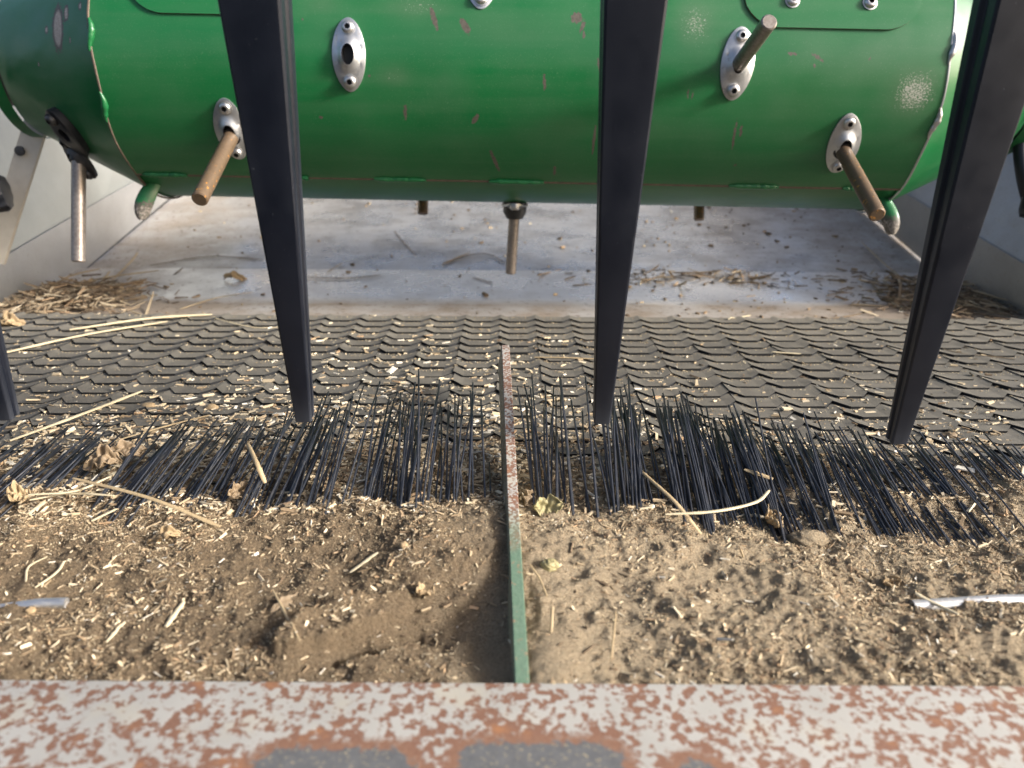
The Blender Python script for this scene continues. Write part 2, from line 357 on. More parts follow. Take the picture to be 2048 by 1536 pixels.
# ================================================================== SETTING: soil + chaff
PX_, PY_ = .044, .0257
BELT0, BELT1 = .510, .950
def soil_h(x, y):
    x = np.asarray(x, float); y = np.asarray(y, float)
    c = np.exp(-(x/.15)**2); rt = sstep(.03, .22, x); lf = sstep(-.05, -.3, x)
    near = -.005 - .002*lf + .001*rt
    ridge = .010*c + .001 - .005*rt + .002*lf + .006*(vnoise(x/.028, 0*x+.5, 66)-.5)
    p = sstep(.30, .425, y)
    z = near*(1-p) + ridge*p
    z = z - (ridge-.0045)*sstep(.435, .475, y) - .022*sstep(.505+.03*np.exp(-((x+.10)/.14)**2), .600, y)
    z = z + .0070*fbm(x, y, .055, 3, 3)*(.6+.4*rt) + .0031*fbm(x, y, .016, 3, 5)
    # lumpy, raked-looking ground right of the bar
    z = z + rt*.0034*(fbm(x*1.0+y*.5, y*.75-x*.25, .020, 3, 21))*(1-.4*p)
    # hollow and smooth sand against the bar
    sm = np.exp(-((x-.020)/.020)**2-((y-.310)/.030)**2); z = z*(1-.6*sm) + .006*sm
    sl = np.exp(-((x+.014)/.013)**2-((y-.325)/.035)**2); z = z*(1-.7*sl) - .008*sl
    z = z - .010*np.exp(-((x+.045)/.028)**2-((y-.345)/.022)**2)
    # slab of crust: raised, with an undercut side
    sx = (x+.088)*.86+(y-.337)*.5; sy = -(x+.088)*.5+(y-.337)*.86
    r = np.sqrt((sx/.034)**2+(sy/.0125)**2)+.30*fbm(x, y, .014, 3, 9)
    z = z + .0085*sstep(1.05, .88, r)
    z = z - .030*np.exp(-((sx-.012)/.021)**4-((sy+.0165+.004*fbm(x, y, .01, 2, 8))/.0036)**2)
    z = z + .0022*fbm(x, y, .0058, 4, 7)*(1-.8*np.clip(sm+sl, 0, 1))
    return z
nx, ny = 860, 360
gx = np.linspace(-.40, .42, nx); gy = np.linspace(.262, .600, ny)
X, Y = np.meshgrid(gx, gy, indexing='ij'); Z = soil_h(X, Y)
Z[:, 0] = -.06
soil = link('soil', grid_mesh('soil', np.stack([X, Y, Z], -1)), SOIL, kind='structure')
soil['label'] = 'dry brown soil piled behind the rusty plate'

def hit_ground(u, v):
    """point where the pixel's ray meets soil, belt or pan"""
    r = ray(u, v); ts = np.arange(.22, 2.4, .0012)
    g = ground(CAM.x+r.x*ts, CAM.y+r.y*ts); k_ = np.nonzero(CAM.z+r.z*ts < g)[0]
    return CAM + r*float(ts[k_[0]] if len(k_) else 2.4)
def pan_h(y):
    y = np.asarray(y, float)
    return np.where(y < 1.09, -.010, np.where(y < 1.233, -.010+.014*(y-1.09)/.143, np.where(y < 1.241, .004-.010*(y-1.233)/.008, -.006+(y-1.241)*.205)))
def ground(x, y):
    y = np.asarray(y, float)
    belt = .0032-.002*(((y-BELT0) % PY_)/PY_)
    z = np.where(y < BELT1, belt, pan_h(y))
    s = soil_h(x, y)
    return np.where(y < BELT0, s, np.where(y < .60, np.maximum(s, z), z))

def boxes(P, L, W, H, yaw, pit, rol, taper, tint, name):
    n = len(P)
    t = np.array([[-1, -1, -1], [1, -1, -1], [1, 1, -1], [-1, 1, -1], [-1, -1, 1], [1, -1, 1], [1, 1, 1], [-1, 1, 1]], float)*.5
    V = np.repeat(t[None], n, 0)
    V += rng.uniform(-.12, .12, V.shape)
    V[:, :, 1] *= np.where(V[:, :, 0] > 0, taper[:, None], 1)
    V *= np.stack([L, W, H], -1)[:, None, :]
    V[:, :, 2] += (V[:, :, 0]**2)/(L[:, None]+1e-9)*rng.uniform(-.4, .4, n)[:, None]
    def rot(V, a, i, j):
        c, s = np.cos(a)[:, None], np.sin(a)[:, None]; A = V[:, :, i].copy(); B = V[:, :, j].copy()
        V[:, :, i] = c*A-s*B; V[:, :, j] = s*A+c*B
    rot(V, rol, 1, 2); rot(V, pit, 0, 2); rot(V, yaw, 0, 1)
    V += P[:, None, :]
    q = np.array([[0, 3, 2, 1], [4, 5, 6, 7], [0, 1, 5, 4], [1, 2, 6, 5], [2, 3, 7, 6], [3, 0, 4, 7]])
    F = (q[None]+8*np.arange(n)[:, None, None]).reshape(-1, 4)
    return fast_mesh(name, V.reshape(-1, 3), F, False, np.repeat(tint, 8, 0))
PAL = np.array([(.62, .52, .36), (.50, .40, .26), (.38, .29, .18), (.72, .66, .54), (.26, .185, .11), (.15, .105, .065), (.42, .28, .16)])
def pal(n, p):
    c = PAL[rng.choice(len(PAL), n, p=p)]; return np.clip(c*rng.uniform(.75, 1.15, (n, 1)), 0, .85)
PW = [.10, .19, .28, .03, .24, .11, .05]

def soil_pts(n, smoothkeep=.15):
    out = []
    while sum(len(o) for o in out) < n:
        y = rng.uniform(.285, .575, n); x = rng.uniform(-1, 1, n)*(.235+(y-.285)*.75)
        d = (.12 + 1.1*vnoise(x/.022, y/.022, 40)*vnoise(x/.07, y/.05, 44)*1.6)
        d = d*(.45+.55*sstep(.02, .12, x)+.35*sstep(-.14, -.22, x)+.7*sstep(.37, .45, y))
        d = d*(1-.9*np.exp(-((x-.020)/.026)**2-((y-.310)/.036)**2))*(1-.9*np.exp(-((x+.012)/.02)**2-((y-.325)/.045)**2))
        k = rng.random(n) < d; out.append(np.stack([x[k], y[k]], -1))
    return np.concatenate(out)[:n]
n = 36000; p = soil_pts(n); z = soil_h(p[:, 0], p[:, 1])
L = rng.lognormal(math.log(.0017), .60, n).clip(.0006, .010); 
me = boxes(np.column_stack([p, z+.0005]), L, np.minimum(L*rng.choice([.10, .16, .24, .45], n, p=[.3, .35, .22, .13])*rng.uniform(.8, 1.2, n), .0016), np.minimum(L*rng.uniform(.06, .16, n), .0008), rng.uniform(0, 6.28, n), rng.normal(0, .3, n), rng.normal(0, .5, n), rng.uniform(.4, 1, n), pal(n, PW), 'chaff')
link('chaff', me, TINT, kind='stuff')['label'] = 'fine pale chaff chips scattered over the soil'
# crumbs of soil
n = 110000; p = soil_pts(n); z = soil_h(p[:, 0], p[:, 1])
oc = np.array([[1, 0, 0], [-1, 0, 0], [0, 1, 0], [0, -1, 0], [0, 0, 1], [0, 0, -1]], float)
r = rng.lognormal(math.log(.00028), .5, n).clip(.00014, .0018)
V = (oc[None]*rng.uniform(.6, 1.2, (n, 6, 1)))*r[:, None, None]*rng.uniform(.7, 1.3, (n, 1, 3)) + np.column_stack([p, z+r*.3])[:, None, :]
q = np.array([[0, 2, 4], [2, 1, 4], [1, 3, 4], [3, 0, 4], [2, 0, 5], [1, 2, 5], [3, 1, 5], [0, 3, 5]])
F = (q[None]+6*np.arange(n)[:, None, None]).reshape(-1, 3)
tn = np.array([(.40, .31, .19), (.25, .18, .11), (.15, .105, .06), (.55, .45, .28)])[rng.choice(4, n, p=[.35, .33, .17, .15])]*rng.uniform(.7, 1.15, (n, 1))
link('soil_crumbs', fast_mesh('soil_crumbs', V.reshape(-1, 3), F, False, np.repeat(tn, 6, 0)), TINT, kind='stuff')['label'] = 'sand grains and crumbs on the soil'

# ================================================================== BELT
belt = thing('draper_belt', 'black ribbed rubber feed belt dusted with sand behind the brushes', 'belt', (0, .71, 0))
vs, fs = box_pts(-.70, .70, BELT0-.01, BELT1+.012, -.006, -.0006)
link('belt_web', mesh('belt_web', vs, fs), RUBBER, belt)
a = .0140; HT = .0036
fr = [(-PX_/2, 0), (-PX_*.25, -a), (PX_*.25, -a*.96), (PX_/2, 0)]
vs = [(x, y, HT) for x, y in fr] + [(x, y+PY_+.001, .0012) for x, y in fr] + [(x*.985, y+.0016, 0) for x, y in fr] + [(x, y+PY_+.001, -.0004) for x, y in fr]
fs = [(0, 1, 5, 4), (1, 2, 6, 5), (2, 3, 7, 6), (8, 9, 1, 0), (9, 10, 2, 1), (10, 11, 3, 2), (0, 4, 12, 8), (3, 11, 15, 7), (4, 5, 13, 12), (5, 6, 14, 13), (6, 7, 15, 14), (12, 13, 9, 8), (13, 14, 10, 9), (14, 15, 11, 10)]
scale_me = mesh('belt_scale', vs, fs); fixn(scale_me); scale_me.materials.append(RUBBER)
cells = []
nr = int((BELT1-BELT0)/PY_)
for j in range(nr+1):
    y = BELT1 - (j+1)*PY_ + a
    for i in range(-16, 17):
        x = -.015 + (i+.5)*PX_
        if abs(x) > .68: continue
        d = y*math.cos(PITCH)+CAMH*math.sin(PITCH)
        vis = abs(x)/d*FPX < 1024+45 and y > .52
        cells.append((d if vis else 99+d, x, y))
cells.sort()
for d, x, y in cells[:300]:
    o = link('belt_scale', scale_me, None, belt); o.location = (x+random.uniform(-.0006, .0006), y, random.uniform(-.0003, .0003)); o.scale = (1, 1, random.uniform(.8, 1.15)); o.rotation_euler = (random.gauss(0, .012), random.gauss(0, .012), random.gauss(0, .012))
sv = np.array([v.co for v in scale_me.vertices]); sf = np.array([tuple(p.vertices) for p in scale_me.polygons])
rest = [c for c in cells[300:]]
V = np.concatenate([sv+np.array([x, y, 0]) for d, x, y in rest]); F = np.concatenate([sf+16*i for i in range(len(rest))])
# object space of the joined far rows keeps the row phase through an attribute-free trick: same material
far = fast_mesh('far_belt_scales', V, F); link('far_belt_scales', far, RUBBER, belt, kind='stuff')

# litter on the belt
def belt_pts(n):
    out = []
    while sum(len(o) for o in out) < n:
        y = .49 + (BELT1-.49)*rng.beta(1.0, 1.9, n); x = rng.uniform(-1, 1, n)*(.30+(y-.45)*.8)
        dn = np.exp(-(y-.50)/.13)*(.25+.75*np.exp(-((x+.10)/.15)**2)) + .15*np.exp(-((x+.09)/.20)**2) + .025
        dn = dn*(.3+vnoise(x/.05, y/.04, 61)); k = rng.random(n) < dn; out.append(np.stack([x[k], y[k]], -1))
    return np.concatenate(out)[:n]
def belt_z(x, y):
    i = (x+.015)/PX_; f = abs(i-np.floor(i)-.5)       # 0 centre of a scale, .5 between two
    off = a*(1-np.clip((f-.25)/.25, 0, 1))
    ph = ((y-(BELT1+a-off)) % PY_)/PY_
    return HT-(HT-.0012)*ph, ph
n = 4800; p = belt_pts(n*2); zb, ph = belt_z(p[:, 0], p[:, 1]); k = rng.random(len(p)) < (.25+.75*ph); p = p[k][:n]; zb = zb[k][:n]; n = len(p); zb = np.maximum(zb, np.where(p[:, 1] < .60, soil_h(p[:, 0], p[:, 1]), -1))
L = rng.lognormal(math.log(.0034), .5, n).clip(.001, .014)
me = boxes(np.column_stack([p, zb+.0008]), L, L*rng.uniform(.15, .5, n), np.minimum(L*rng.uniform(.1, .3, n), .0014), rng.normal(0, .9, n), rng.normal(0, .12, n), rng.normal(0, .4, n), rng.uniform(.4, 1, n), pal(n, [.25, .24, .18, .16, .09, .03, .05]), 'belt_chaff')
link('belt_chaff', me, TINT, kind='stuff')['label'] = 'pale chaff flakes lying on the ribbed belt'
n = 15000; y = .440+.195*rng.beta(1.15, 1.5, n); x = rng.uniform(-1, 1, n)*(.33+(y-.45)*.8)
k = rng.random(n) < np.clip((.25+.9*vnoise(x/.035, y/.03, 81))*(.45+.55*sstep(.12, -.05, x))*sstep(.66+.03*np.sin(x*17), .52, y), 0, 1); x, y = x[k], y[k]; n = len(x)
zz = np.maximum(np.where(y < .6, soil_h(x, y), -1), np.where(y > BELT0, belt_z(x, y)[0], -1)); L = rng.lognormal(math.log(.0028), .55, n).clip(.0009, .013)
me = boxes(np.column_stack([x, y, zz+.0008+rng.random(n)*.0012]), L, np.minimum(L*rng.uniform(.12, .4, n), .0024), np.minimum(L*rng.uniform(.1, .3, n), .0012), rng.normal(0, 1.0, n), rng.normal(0, .18, n), rng.normal(0, .4, n), rng.uniform(.4, 1, n), pal(n, [.2, .25, .26, .06, .15, .04, .04]), 'chaff_bank')
link('chaff_bank', me, TINT, kind='stuff')['label'] = 'bank of pale chaff lodged behind the bristles'
# sand gathered behind the scale lips
n = 70000; y = rng.uniform(.48, BELT1, n); x = rng.uniform(-1, 1, n)*(.30+(y-.45)*.8); zb, ph = belt_z(x, y)
k = rng.random(n) < np.clip((ph-.45)/.55, 0, 1)**1.5*(.35+.8*vnoise(x/.04, y/.04, 77)); x, y, zb = x[k], y[k], zb[k]; n = len(x)
r = rng.lognormal(math.log(.00045), .35, n).clip(.0002, .0011)
V = oc[None]*r[:, None, None]*rng.uniform(.7, 1.3, (n, 1, 3)) + np.column_stack([x, y, zb+r*.4])[:, None, :]
F = (q[None]+6*np.arange(n)[:, None, None]).reshape(-1, 3)
tn = np.array([(.50, .40, .25), (.36, .27, .16), (.62, .52, .34)])[rng.choice(3, n)]*rng.uniform(.7, 1.1, (n, 1))
link('belt_sand', fast_mesh('belt_sand', V.reshape(-1, 3), F, False, np.repeat(tn, 6, 0)), TINT, kind='stuff')['label'] = 'sand gathered along the lips of the belt scales'

# ================================================================== PAN + SIDE WALLS
pan = thing('feed_pan', 'scuffed grey steel pan floor beneath the green drum', 'pan', (0, 1.3, 0))
ys = np.concatenate([np.linspace(.952, 1.09, 8), np.linspace(1.09, 1.11, 4)[1:], np.linspace(1.11, 1.233, 5)[1:], np.array([1.2375])])
def sheet(name, ys, x0, x1, t=.003):
    z = pan_h(ys)
    vs = [(x, y, h) for y, h in zip(ys, z) for x in (x0, x1)] + [(x, y, h-t) for y, h in zip(ys, z) for x in (x0, x1)]
    m = len(ys); fs = []
    for i in range(m-1):
        fs += [(2*i, 2*i+1, 2*i+3, 2*i+2), (2*m+2*i, 2*m+2*i+2, 2*m+2*i+3, 2*m+2*i+1), (2*i, 2*i+2, 2*m+2*i+2, 2*m+2*i), (2*i+1, 2*m+2*i+1, 2*m+2*i+3, 2*i+3)]
    fs += [(0, 2*m, 2*m+1, 1), (2*m-2, 2*m-1, 4*m-1, 4*m-2)]
    me = mesh(name, vs, fs); fixn(me, 20); return me
link('front_sheet', sheet('front_sheet', ys, -.7038, .7038), mat_pan(True), pan)
ys2 = np.array([1.238, 1.241, 1.246, 1.26, 1.4, 1.6, 1.8, 1.95])
link('sloped_sheet', sheet('sloped_sheet', ys2, -.7038, .7038), PAN, pan)
link('unseen_back_sheet', slab([(-.70, 1.953, .146), (.70, 1.953, .146), (.70, 1.97, .46), (-.70, 1.97, .46)], .003, 'unseen_back_sheet'), PAN, pan)  # out of view; added to block sky light, height set for pan reflections
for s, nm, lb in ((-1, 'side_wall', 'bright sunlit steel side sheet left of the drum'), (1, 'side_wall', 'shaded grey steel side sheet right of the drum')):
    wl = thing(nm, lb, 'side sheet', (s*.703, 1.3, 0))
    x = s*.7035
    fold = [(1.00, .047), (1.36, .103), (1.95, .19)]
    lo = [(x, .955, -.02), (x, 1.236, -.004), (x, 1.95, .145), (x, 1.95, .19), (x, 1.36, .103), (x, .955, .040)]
    link('lower_sheet', slab(lo if s > 0 else lo[::-1], .002, 'lower_sheet'), WALL if s < 0 else SHADE_ST, wl)  # right sheets take a darker steel copy, their shade put into the colour
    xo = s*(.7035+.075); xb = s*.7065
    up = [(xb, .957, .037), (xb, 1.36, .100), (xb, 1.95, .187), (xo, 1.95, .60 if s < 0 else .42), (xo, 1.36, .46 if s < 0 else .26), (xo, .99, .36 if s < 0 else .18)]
    link('upper_sheet', slab(up if s > 0 else up[::-1], .002, 'upper_sheet'), GALV_REFL if s < 0 else SHADE_ST, wl)  # left upper tone is darker and greener: drum reflection painted into the steel

# ================================================================== DRUM
DY, DZ, DR = 1.05, CAMH+.038, .164
XL, XR = -.450, .462
drum = thing('feed_drum', 'green painted steel feed drum with retracting pins and oval zinc plates', 'drum', (0, DY, DZ-DR))
drum.rotation_euler = (0, .0135, 0)
def drum_hit(u, v, r=DR):
    v = v - .0135*(u-1024)
    o = CAM; d = ray(u, v); A = d.y**2+d.z**2; B = (o.y-DY)*d.y+(o.z-DZ)*d.z; C = (o.y-DY)**2+(o.z-DZ)**2-r*r
    disc = B*B-A*C
    t = (-B-math.sqrt(max(disc, 0)))/A; p = o+d*t
    return p.x, math.atan2(-(p.z-DZ), -(p.y-DY)), t        # X, phi (0 = facing camera, + = down)
def dp(x, ph, r): return (x, DY-r*math.cos(ph), DZ-r*math.sin(ph))
SEAM_PH = drum_hit(1024, 363)[1]
def shell(name, xs, phs, rfun):
    Xg, Pg = np.meshgrid(xs, phs, indexing='ij'); Rg = rfun(Xg, Pg)
    return grid_mesh(name, np.stack([Xg, DY-Rg*np.cos(Pg), DZ-Rg*np.sin(Pg)], -1)), Xg, Pg
WEAR = [(862,35,5,24,-18),(925,52,7,17,-32),(1148,36,11,11,0),(1160,52,4,12,20),(1163,70,3,9,0),(1085,165,3,16,-5),(808,225,3.5,14,4),(948,238,5,10,35),
        (988,322,3.5,24,-25),(1186,280,3,30,0),(1195,128,5,11,-10),(640,235,4,3,0),(1580,107,10,3.5,5),(1632,114,3.5,14,-60),(1626,131,3,4,0),(1373,188,2,9,0),(1382,190,2,8,0),
        (1467,270,3,28,-4),(1480,262,3,12,-4),(735,152,3,3,0),(600,40,3,3,0),(1737,115,2,6,30),(180,60,4,18,0),(1470,330,3,3,0),(1108,342,3,10,0)]
SPK = [(1828,185,62,58,1.0),(1385,48,50,60,.75),(830,14,90,26,.6),(640,8,40,16,.4),(1600,215,90,60,.38),(1300,260,90,40,.3),(1000,60,220,40,.25),(785,150,36,24,.5),(1150,250,70,30,.3),(1720,130,120,60,.25)]
def paint_masks(me, Xg, Pg, extra=(), gain=1.0):
    Sg = Pg*DR; wear = np.zeros_like(Xg); spk = np.zeros_like(Xg)
    for (u, v, ru, rv, an) in list(WEAR)+list(extra):
        x0, p0, t = drum_hit(u, v); m = t/FPX; c, s_ = math.cos(math.radians(an)), math.sin(math.radians(an))
        dx = (Xg-x0)/m; ds = (Sg-p0*DR)/m*max(math.cos(p0+.05), .35)
        e = np.sqrt(((dx*c+ds*s_)/ru)**2+((-dx*s_+ds*c)/rv)**2)
        wear = np.maximum(wear, np.clip(gain*(1.15-.62*e), 0, .72*gain))
    for (u, v, ru, rv, k_) in SPK:
        x0, p0, t = drum_hit(u, v); m = t/FPX
        e = ((Xg-x0)/m/ru)**2+((Sg-p0*DR)/m/rv)**2; spk = np.maximum(spk, k_*np.exp(-e*1.2))
    for nm, dat in (('wear', wear), ('speckle', spk)):
        at = me.attributes.new(nm, 'FLOAT', 'POINT'); at.data.foreach_set('value', dat.astype(np.float32).ravel())
xs = np.linspace(XL, XR, 640); p1 = np.radians(np.linspace(-48, math.degrees(SEAM_PH), 190))
me, Xg, Pg = shell('drum_shell', xs, p1, lambda X_, P_: DR + .0004*fbm(X_, P_*DR, .09, 2, 33)); paint_masks(me, Xg, Pg)
link('drum_shell', me, GREEN, drum)
p2 = np.radians(np.concatenate([np.linspace(math.degrees(SEAM_PH)-4, 112, 50), np.linspace(116, 312.1, 60)]))
me, Xg, Pg = shell('under_shell', xs[::3], p2, lambda X_, P_: DR-.0034+0*X_); paint_masks(me, Xg, Pg); link('under_shell', me, GREEN, drum)
# sheet edge at the lap
for xa in [0]:
    pts = [dp(x, SEAM_PH+.006, DR-.0014) for x in np.linspace(XL, XR, 80)]
    link('lap_edge', tube(pts, .0024, 6, name='lap_edge'), EDGE, drum)
for (ua, ub) in ((285, 372), (596, 617), (747, 851), (977, 1087), (1457, 1558), (1684, 1740)):
    va = 347+(ua-285)*.0218; x0 = drum_hit(ua, va)[0]; x1 = drum_hit(ub, va)[0]
    nn = 26; pts = []; rd = []
    for i in range(nn+1):
        t = i/nn; pts.append(dp(x0+(x1-x0)*t, SEAM_PH+.0*t+random.uniform(-.004, .004), DR+.0004)); rd.append(.0034*(.55+.45*min(1, 6*min(t, 1-t)))*random.uniform(.85, 1.12))
    link('weld_bead', tube(pts, rd, 8, name='weld_bead'), GREEN2, drum)
# conical ends
for s, xe in ((-1, XL), (1, XR)):
    L_ = .150; xs_ = np.linspace(0, L_, 60)
    pc = np.radians(np.concatenate([np.linspace(-60, 110, 140), np.linspace(114, 300, 50)]))
    def rf(X_, P_, xe=xe): return DR-.0015-.50*np.abs(X_-xe)+0*P_ + .0006*fbm(X_, P_*DR, .03, 2, 4)
    me, Xg, Pg = shell('end_cone', xe+s*xs_, pc, rf)
    ex = []
    if s < 0:
        ex = [(85, 42, 13, 46, 3), (109, 12, 6, 15, 0), (52, 40, 4, 9, 0), (30, 130, 3, 5, 0), (148, 6, 4, 8, 0), (120, 75, 2, 7, 0)]
    paint_masks(me, Xg, Pg, ex, 1.35)
    link('end_cone', me, GREEN, drum)
    # rim and hub of the cone
    rr = DR-.0015-.5*L_
    me, _, _ = shell('end_rim', np.array([0, .004, .012, .016])*s+xe+s*L_, np.radians(np.linspace(0, 360, 60)), lambda X_, P_: rr+.004-.0*X_+0*P_)
    link('end_rim', me, GREEN2, drum)
    me, _, _ = shell('hub', np.linspace(0, .10, 5)*s+xe+s*L_, np.radians(np.linspace(0, 360, 40)), lambda X_, P_: rr*.6+0*X_); link('hub', me, DARKST, drum)
    # raised edge of the drum sheet with weld lumps
    pts = []; rd = []
    for ph in np.radians(np.arange(-50, 100, 2.0)):
        pts.append(dp(xe+.0012*math.sin(ph*9), ph, DR-.0002)); rd.append(.0013)
    link('seam_edge', tube(pts, rd, 6, name='seam_edge'), EDGE if s < 0 else ZINC, drum)
    for vv in ((70, 215) if s < 0 else (95, 245)):
        uu = 176 if s < 0 else 1893
        if vv == 215: uu = 205
        if vv == 245: uu = 1862
        ph0 = drum_hit(uu, vv)[1]; pts = []; rd = []
        for i in range(15):
            t = i/14; pts.append(dp(xe+.002*math.sin(t*5), ph0-.1+.2*t, DR+.0002)); rd.append(.0035*math.sin(math.pi*(.12+.76*t))*random.uniform(.8, 1.2))
        link('weld_bead', tube(pts, rd, 8, name='weld_bead'), GREEN2 if s < 0 else BOLT, drum)
    # flight stub: small curled blade at the drum's lower edge
    nu, nv = 40, 24; top = np.zeros((nu, nv, 3))
    b0 = Vector(dp(xe, math.radians(58), DR-.004)); dn = Vector((s*.10, -.28, -.95)).normalized(); ac = Vector((s*.92, -.38, 0)).normalized()
    for i in range(nu):
        for j in range(nv):
            t = i/(nu-1); q_ = (j/(nv-1)-.5)*2
            wd = .0105*math.sqrt(max(1-((t-.42)/.60)**2, 0.0)); p_ = b0+dn*(.046*t)+ac*(q_*wd-.010*(1-t)**2)
            p_.y += -.004*math.sin(t*3.0)+.004*q_*q_; top[i, j] = p_
    me = grid_mesh('flight_stub', top); 
    at = me.attributes.new('wear', 'FLOAT', 'POINT'); at.data.foreach_set('value', (np.repeat(sstep(.25, .7, np.linspace(0, 1, nu)), nv)*.78+rng.normal(0, .08, nu*nv)).astype(np.float32))
    at = me.attributes.new('speckle', 'FLOAT', 'POINT')
    o = link('flight_stub', me, [GREEN, GREEN2], drum); md = o.modifiers.new('thick', 'SOLIDIFY'); md.thickness = .0025; md.offset = 0

def lens_outline(L, W, n=40):
    """rounded lens shape, long axis along circumference"""
    out = []
    for i in range(n):
        an = 2*math.pi*i/n; c, s_ = math.cos(an), math.sin(an)
        yy = L*.5*s_; xx = W*.5*(abs(c)**1.0)*(1 if c > 0 else -1)*(1-.10*s_*s_)
        out.append((xx, yy))
    return out
def guide_plate(name, L, W, th=.0022, boss=True, rr=DR, hole=True):
    """mesh in local frame: x along drum axis, y up the surface, z outward; bent to radius rr"""
    ol = lens_outline(L, W); n = len(ol); rings = [1.0, .97, .82, .66, .52, .42, .34, .26]
    vs = []; fs = []; mi = []
    def z_of(x, y, f):
        z = th
        if boss:
            e = math.sqrt((x/(W*.40))**2+(y/(L*.27))**2); z += .0062*float(sstep(1.0, .45, e))
        return z
    def bend(x, y, z): return (x, (rr+z)*math.sin(y/rr), (rr+z)*math.cos(y/rr)-rr)
    rows = []
    row = []
    for (x, y) in ol: row.append(len(vs)); vs.append(bend(x, y, -.0005))
    rows.append(row)
    for f in rings:
        row = []
        for (x, y) in ol:
            # inner rings morph towards the slot shape
            k_ = (1-f)/.74; sl_x = W*.17*(x/(abs(x)+abs(y)*W/L+1e-6)); ang = math.atan2(y/(L*.5), x/(W*.5))
            ex, ey = W*.185*math.cos(ang), L*.135*math.sin(ang)
            px = x*f*(1-k_)+ex*k_; py = y*f*(1-k_)+ey*k_
            row.append(len(vs)); vs.append(bend(px, py, z_of(px, py, f) - (.0006 if f == 1.0 else 0)))
        rows.append(row)
    for i in range(len(rows)-1):
        for k_ in range(n): fs.append((rows[i][k_], rows[i][(k_+1) % n], rows[i+1][(k_+1) % n], rows[i+1][k_])); mi.append(0)
    # tube down into the drum
    row = []
    for k_ in rows[-1]:
        v = vs[k_]; row.append(len(vs)); vs.append((v[0]*.92, v[1]*.92, .0012))
    for k_ in range(n): fs.append((rows[-1][k_], rows[-1][(k_+1) % n], row[(k_+1) % n], row[k_])); mi.append(1)
    fs.append(tuple(row)); mi.append(2)
    me = mesh(name, vs, fs, True, mi); me.set_sharp_from_angle(angle=math.radians(40)); me.materials.append(ZINC); me.materials.append(BUSH); me.materials.append(HOLE)
    return me
def bolt_mesh():
    prof = [(.0078, 0), (.0078, .0010), (.0066, .0012), (.0066, .0022), (.0058, .0038), (.0046, .0047), (.0034, .0050)]
    n = 24; vs = []; fs = []; mi = []
    for (r_, h) in prof:
        for k_ in range(n): an = 2*math.pi*k_/n; vs.append((r_*math.cos(an), r_*math.sin(an), h))
    for i in range(len(prof)-1):
        for k_ in range(n): fs.append((i*n+k_, i*n+(k_+1) % n, (i+1)*n+(k_+1) % n, (i+1)*n+k_)); mi.append(0)
    b = len(vs)
    def hexr(an): a_ = (an % (math.pi/3))-math.pi/6; return .0026/math.cos(a_)
    for h in (.0050, .0018):
        for k_ in range(n): an = 2*math.pi*k_/n; r_ = hexr(an); vs.append((r_*math.cos(an), r_*math.sin(an), h))
    t0 = (len(prof)-1)*n
    for k_ in range(n):
        k2 = (k_+1) % n
        fs.append((t0+k_, t0+k2, b+k2, b+k_)); mi.append(0); fs.append((b+k_, b+k2, b+n+k2, b+n+k_)); mi.append(1)
    fs.append(tuple(b+n+k_ for k_ in range(n))); mi.append(1)
    me = mesh('bolt', vs, fs, True, mi); me.set_sharp_from_angle(angle=math.radians(38)); me.materials.append(BOLT); me.materials.append(HOLE); return me
BOLTM = bolt_mesh(); GPM = guide_plate('finger_guide', .0735, .0355)
BOLTD = BOLTM.copy(); BOLTD.materials[0] = DARKST
def frame(x, ph, r=DR, slope=0.0, twist=0.0):
    """matrix: x = axis, y = up the surface, z = outward normal"""
    zv = Vector((slope, -math.cos(ph), -math.sin(ph))).normalized(); yv = Vector((0, -math.sin(ph), math.cos(ph)))
    xv = yv.cross(zv).normalized(); yv = zv.cross(xv)
    m = Matrix((xv, yv, zv)).transposed().to_4x4() @ Matrix.Rotation(twist, 4, 'Z'); m.translation = Vector(dp(x, ph, r)); return m
def put(o, m):
    o.matrix_parent_inverse = Matrix.Translation(-Vector(drum.location)); o.matrix_basis = m
def sub(name, me, parent, m):
    o = bpy.data.objects.new(name, me); COL.objects.link(o); o.parent = parent; o.matrix_basis = m; return o
def add_guide(u, v, ph=None, x=None, twist=0.0):
    x0, p0, t = drum_hit(u, v)
    if ph is not None: p0 = ph
    if x is not None: x0 = x
    g = link('finger_guide', GPM, None, drum); put(g, frame(x0, p0, DR, 0, twist))
    for sgn in (1, -1):
        y = sgn*.0265
        m = Matrix.Translation((0, (DR+.0020)*math.sin(y/DR), (DR+.0020)*math.cos(y/DR)-DR)) @ Matrix.Rotation(-y/DR, 4, 'X') @ Matrix.Rotation(random.uniform(0, 1), 4, 'Z')
        sub('bolt', BOLTM, g, m)
    return x0, p0
def pin(base, tip, mat, r=.0082, name='retracting_pin'):
    base = Vector(base); tip = Vector(tip); d = (tip-base).normalized()
    pts = [base-d*.03, base] + [base.lerp(tip, t) for t in (.25, .5, .75, .97)] + [tip-d*.0012, tip]
    me = tube(pts, [r]*6+[r, r*.84], 20, name=name); me.set_sharp_from_angle(angle=math.radians(25)); return link(name, me, mat, drum)
def collar(base, d, r0=.0105, r1=.0098, h=.006):
    base = Vector(base); d = Vector(d).normalized()
    link('bushing', tube([base-d*.004, base+d*h*.7, base+d*h], [r0, r0, r1], 18, name='bushing'), BUSH, drum)
add_guide(694, 110)
x0, p0 = add_guide(1471, 127, twist=-.06); b = Vector(dp(x0, p0+.02, DR)); dd = Vector((.045, -math.cos(math.radians(24)), math.sin(math.radians(24)))); pin(b, b+dd*.090, ROD_S, .0078)
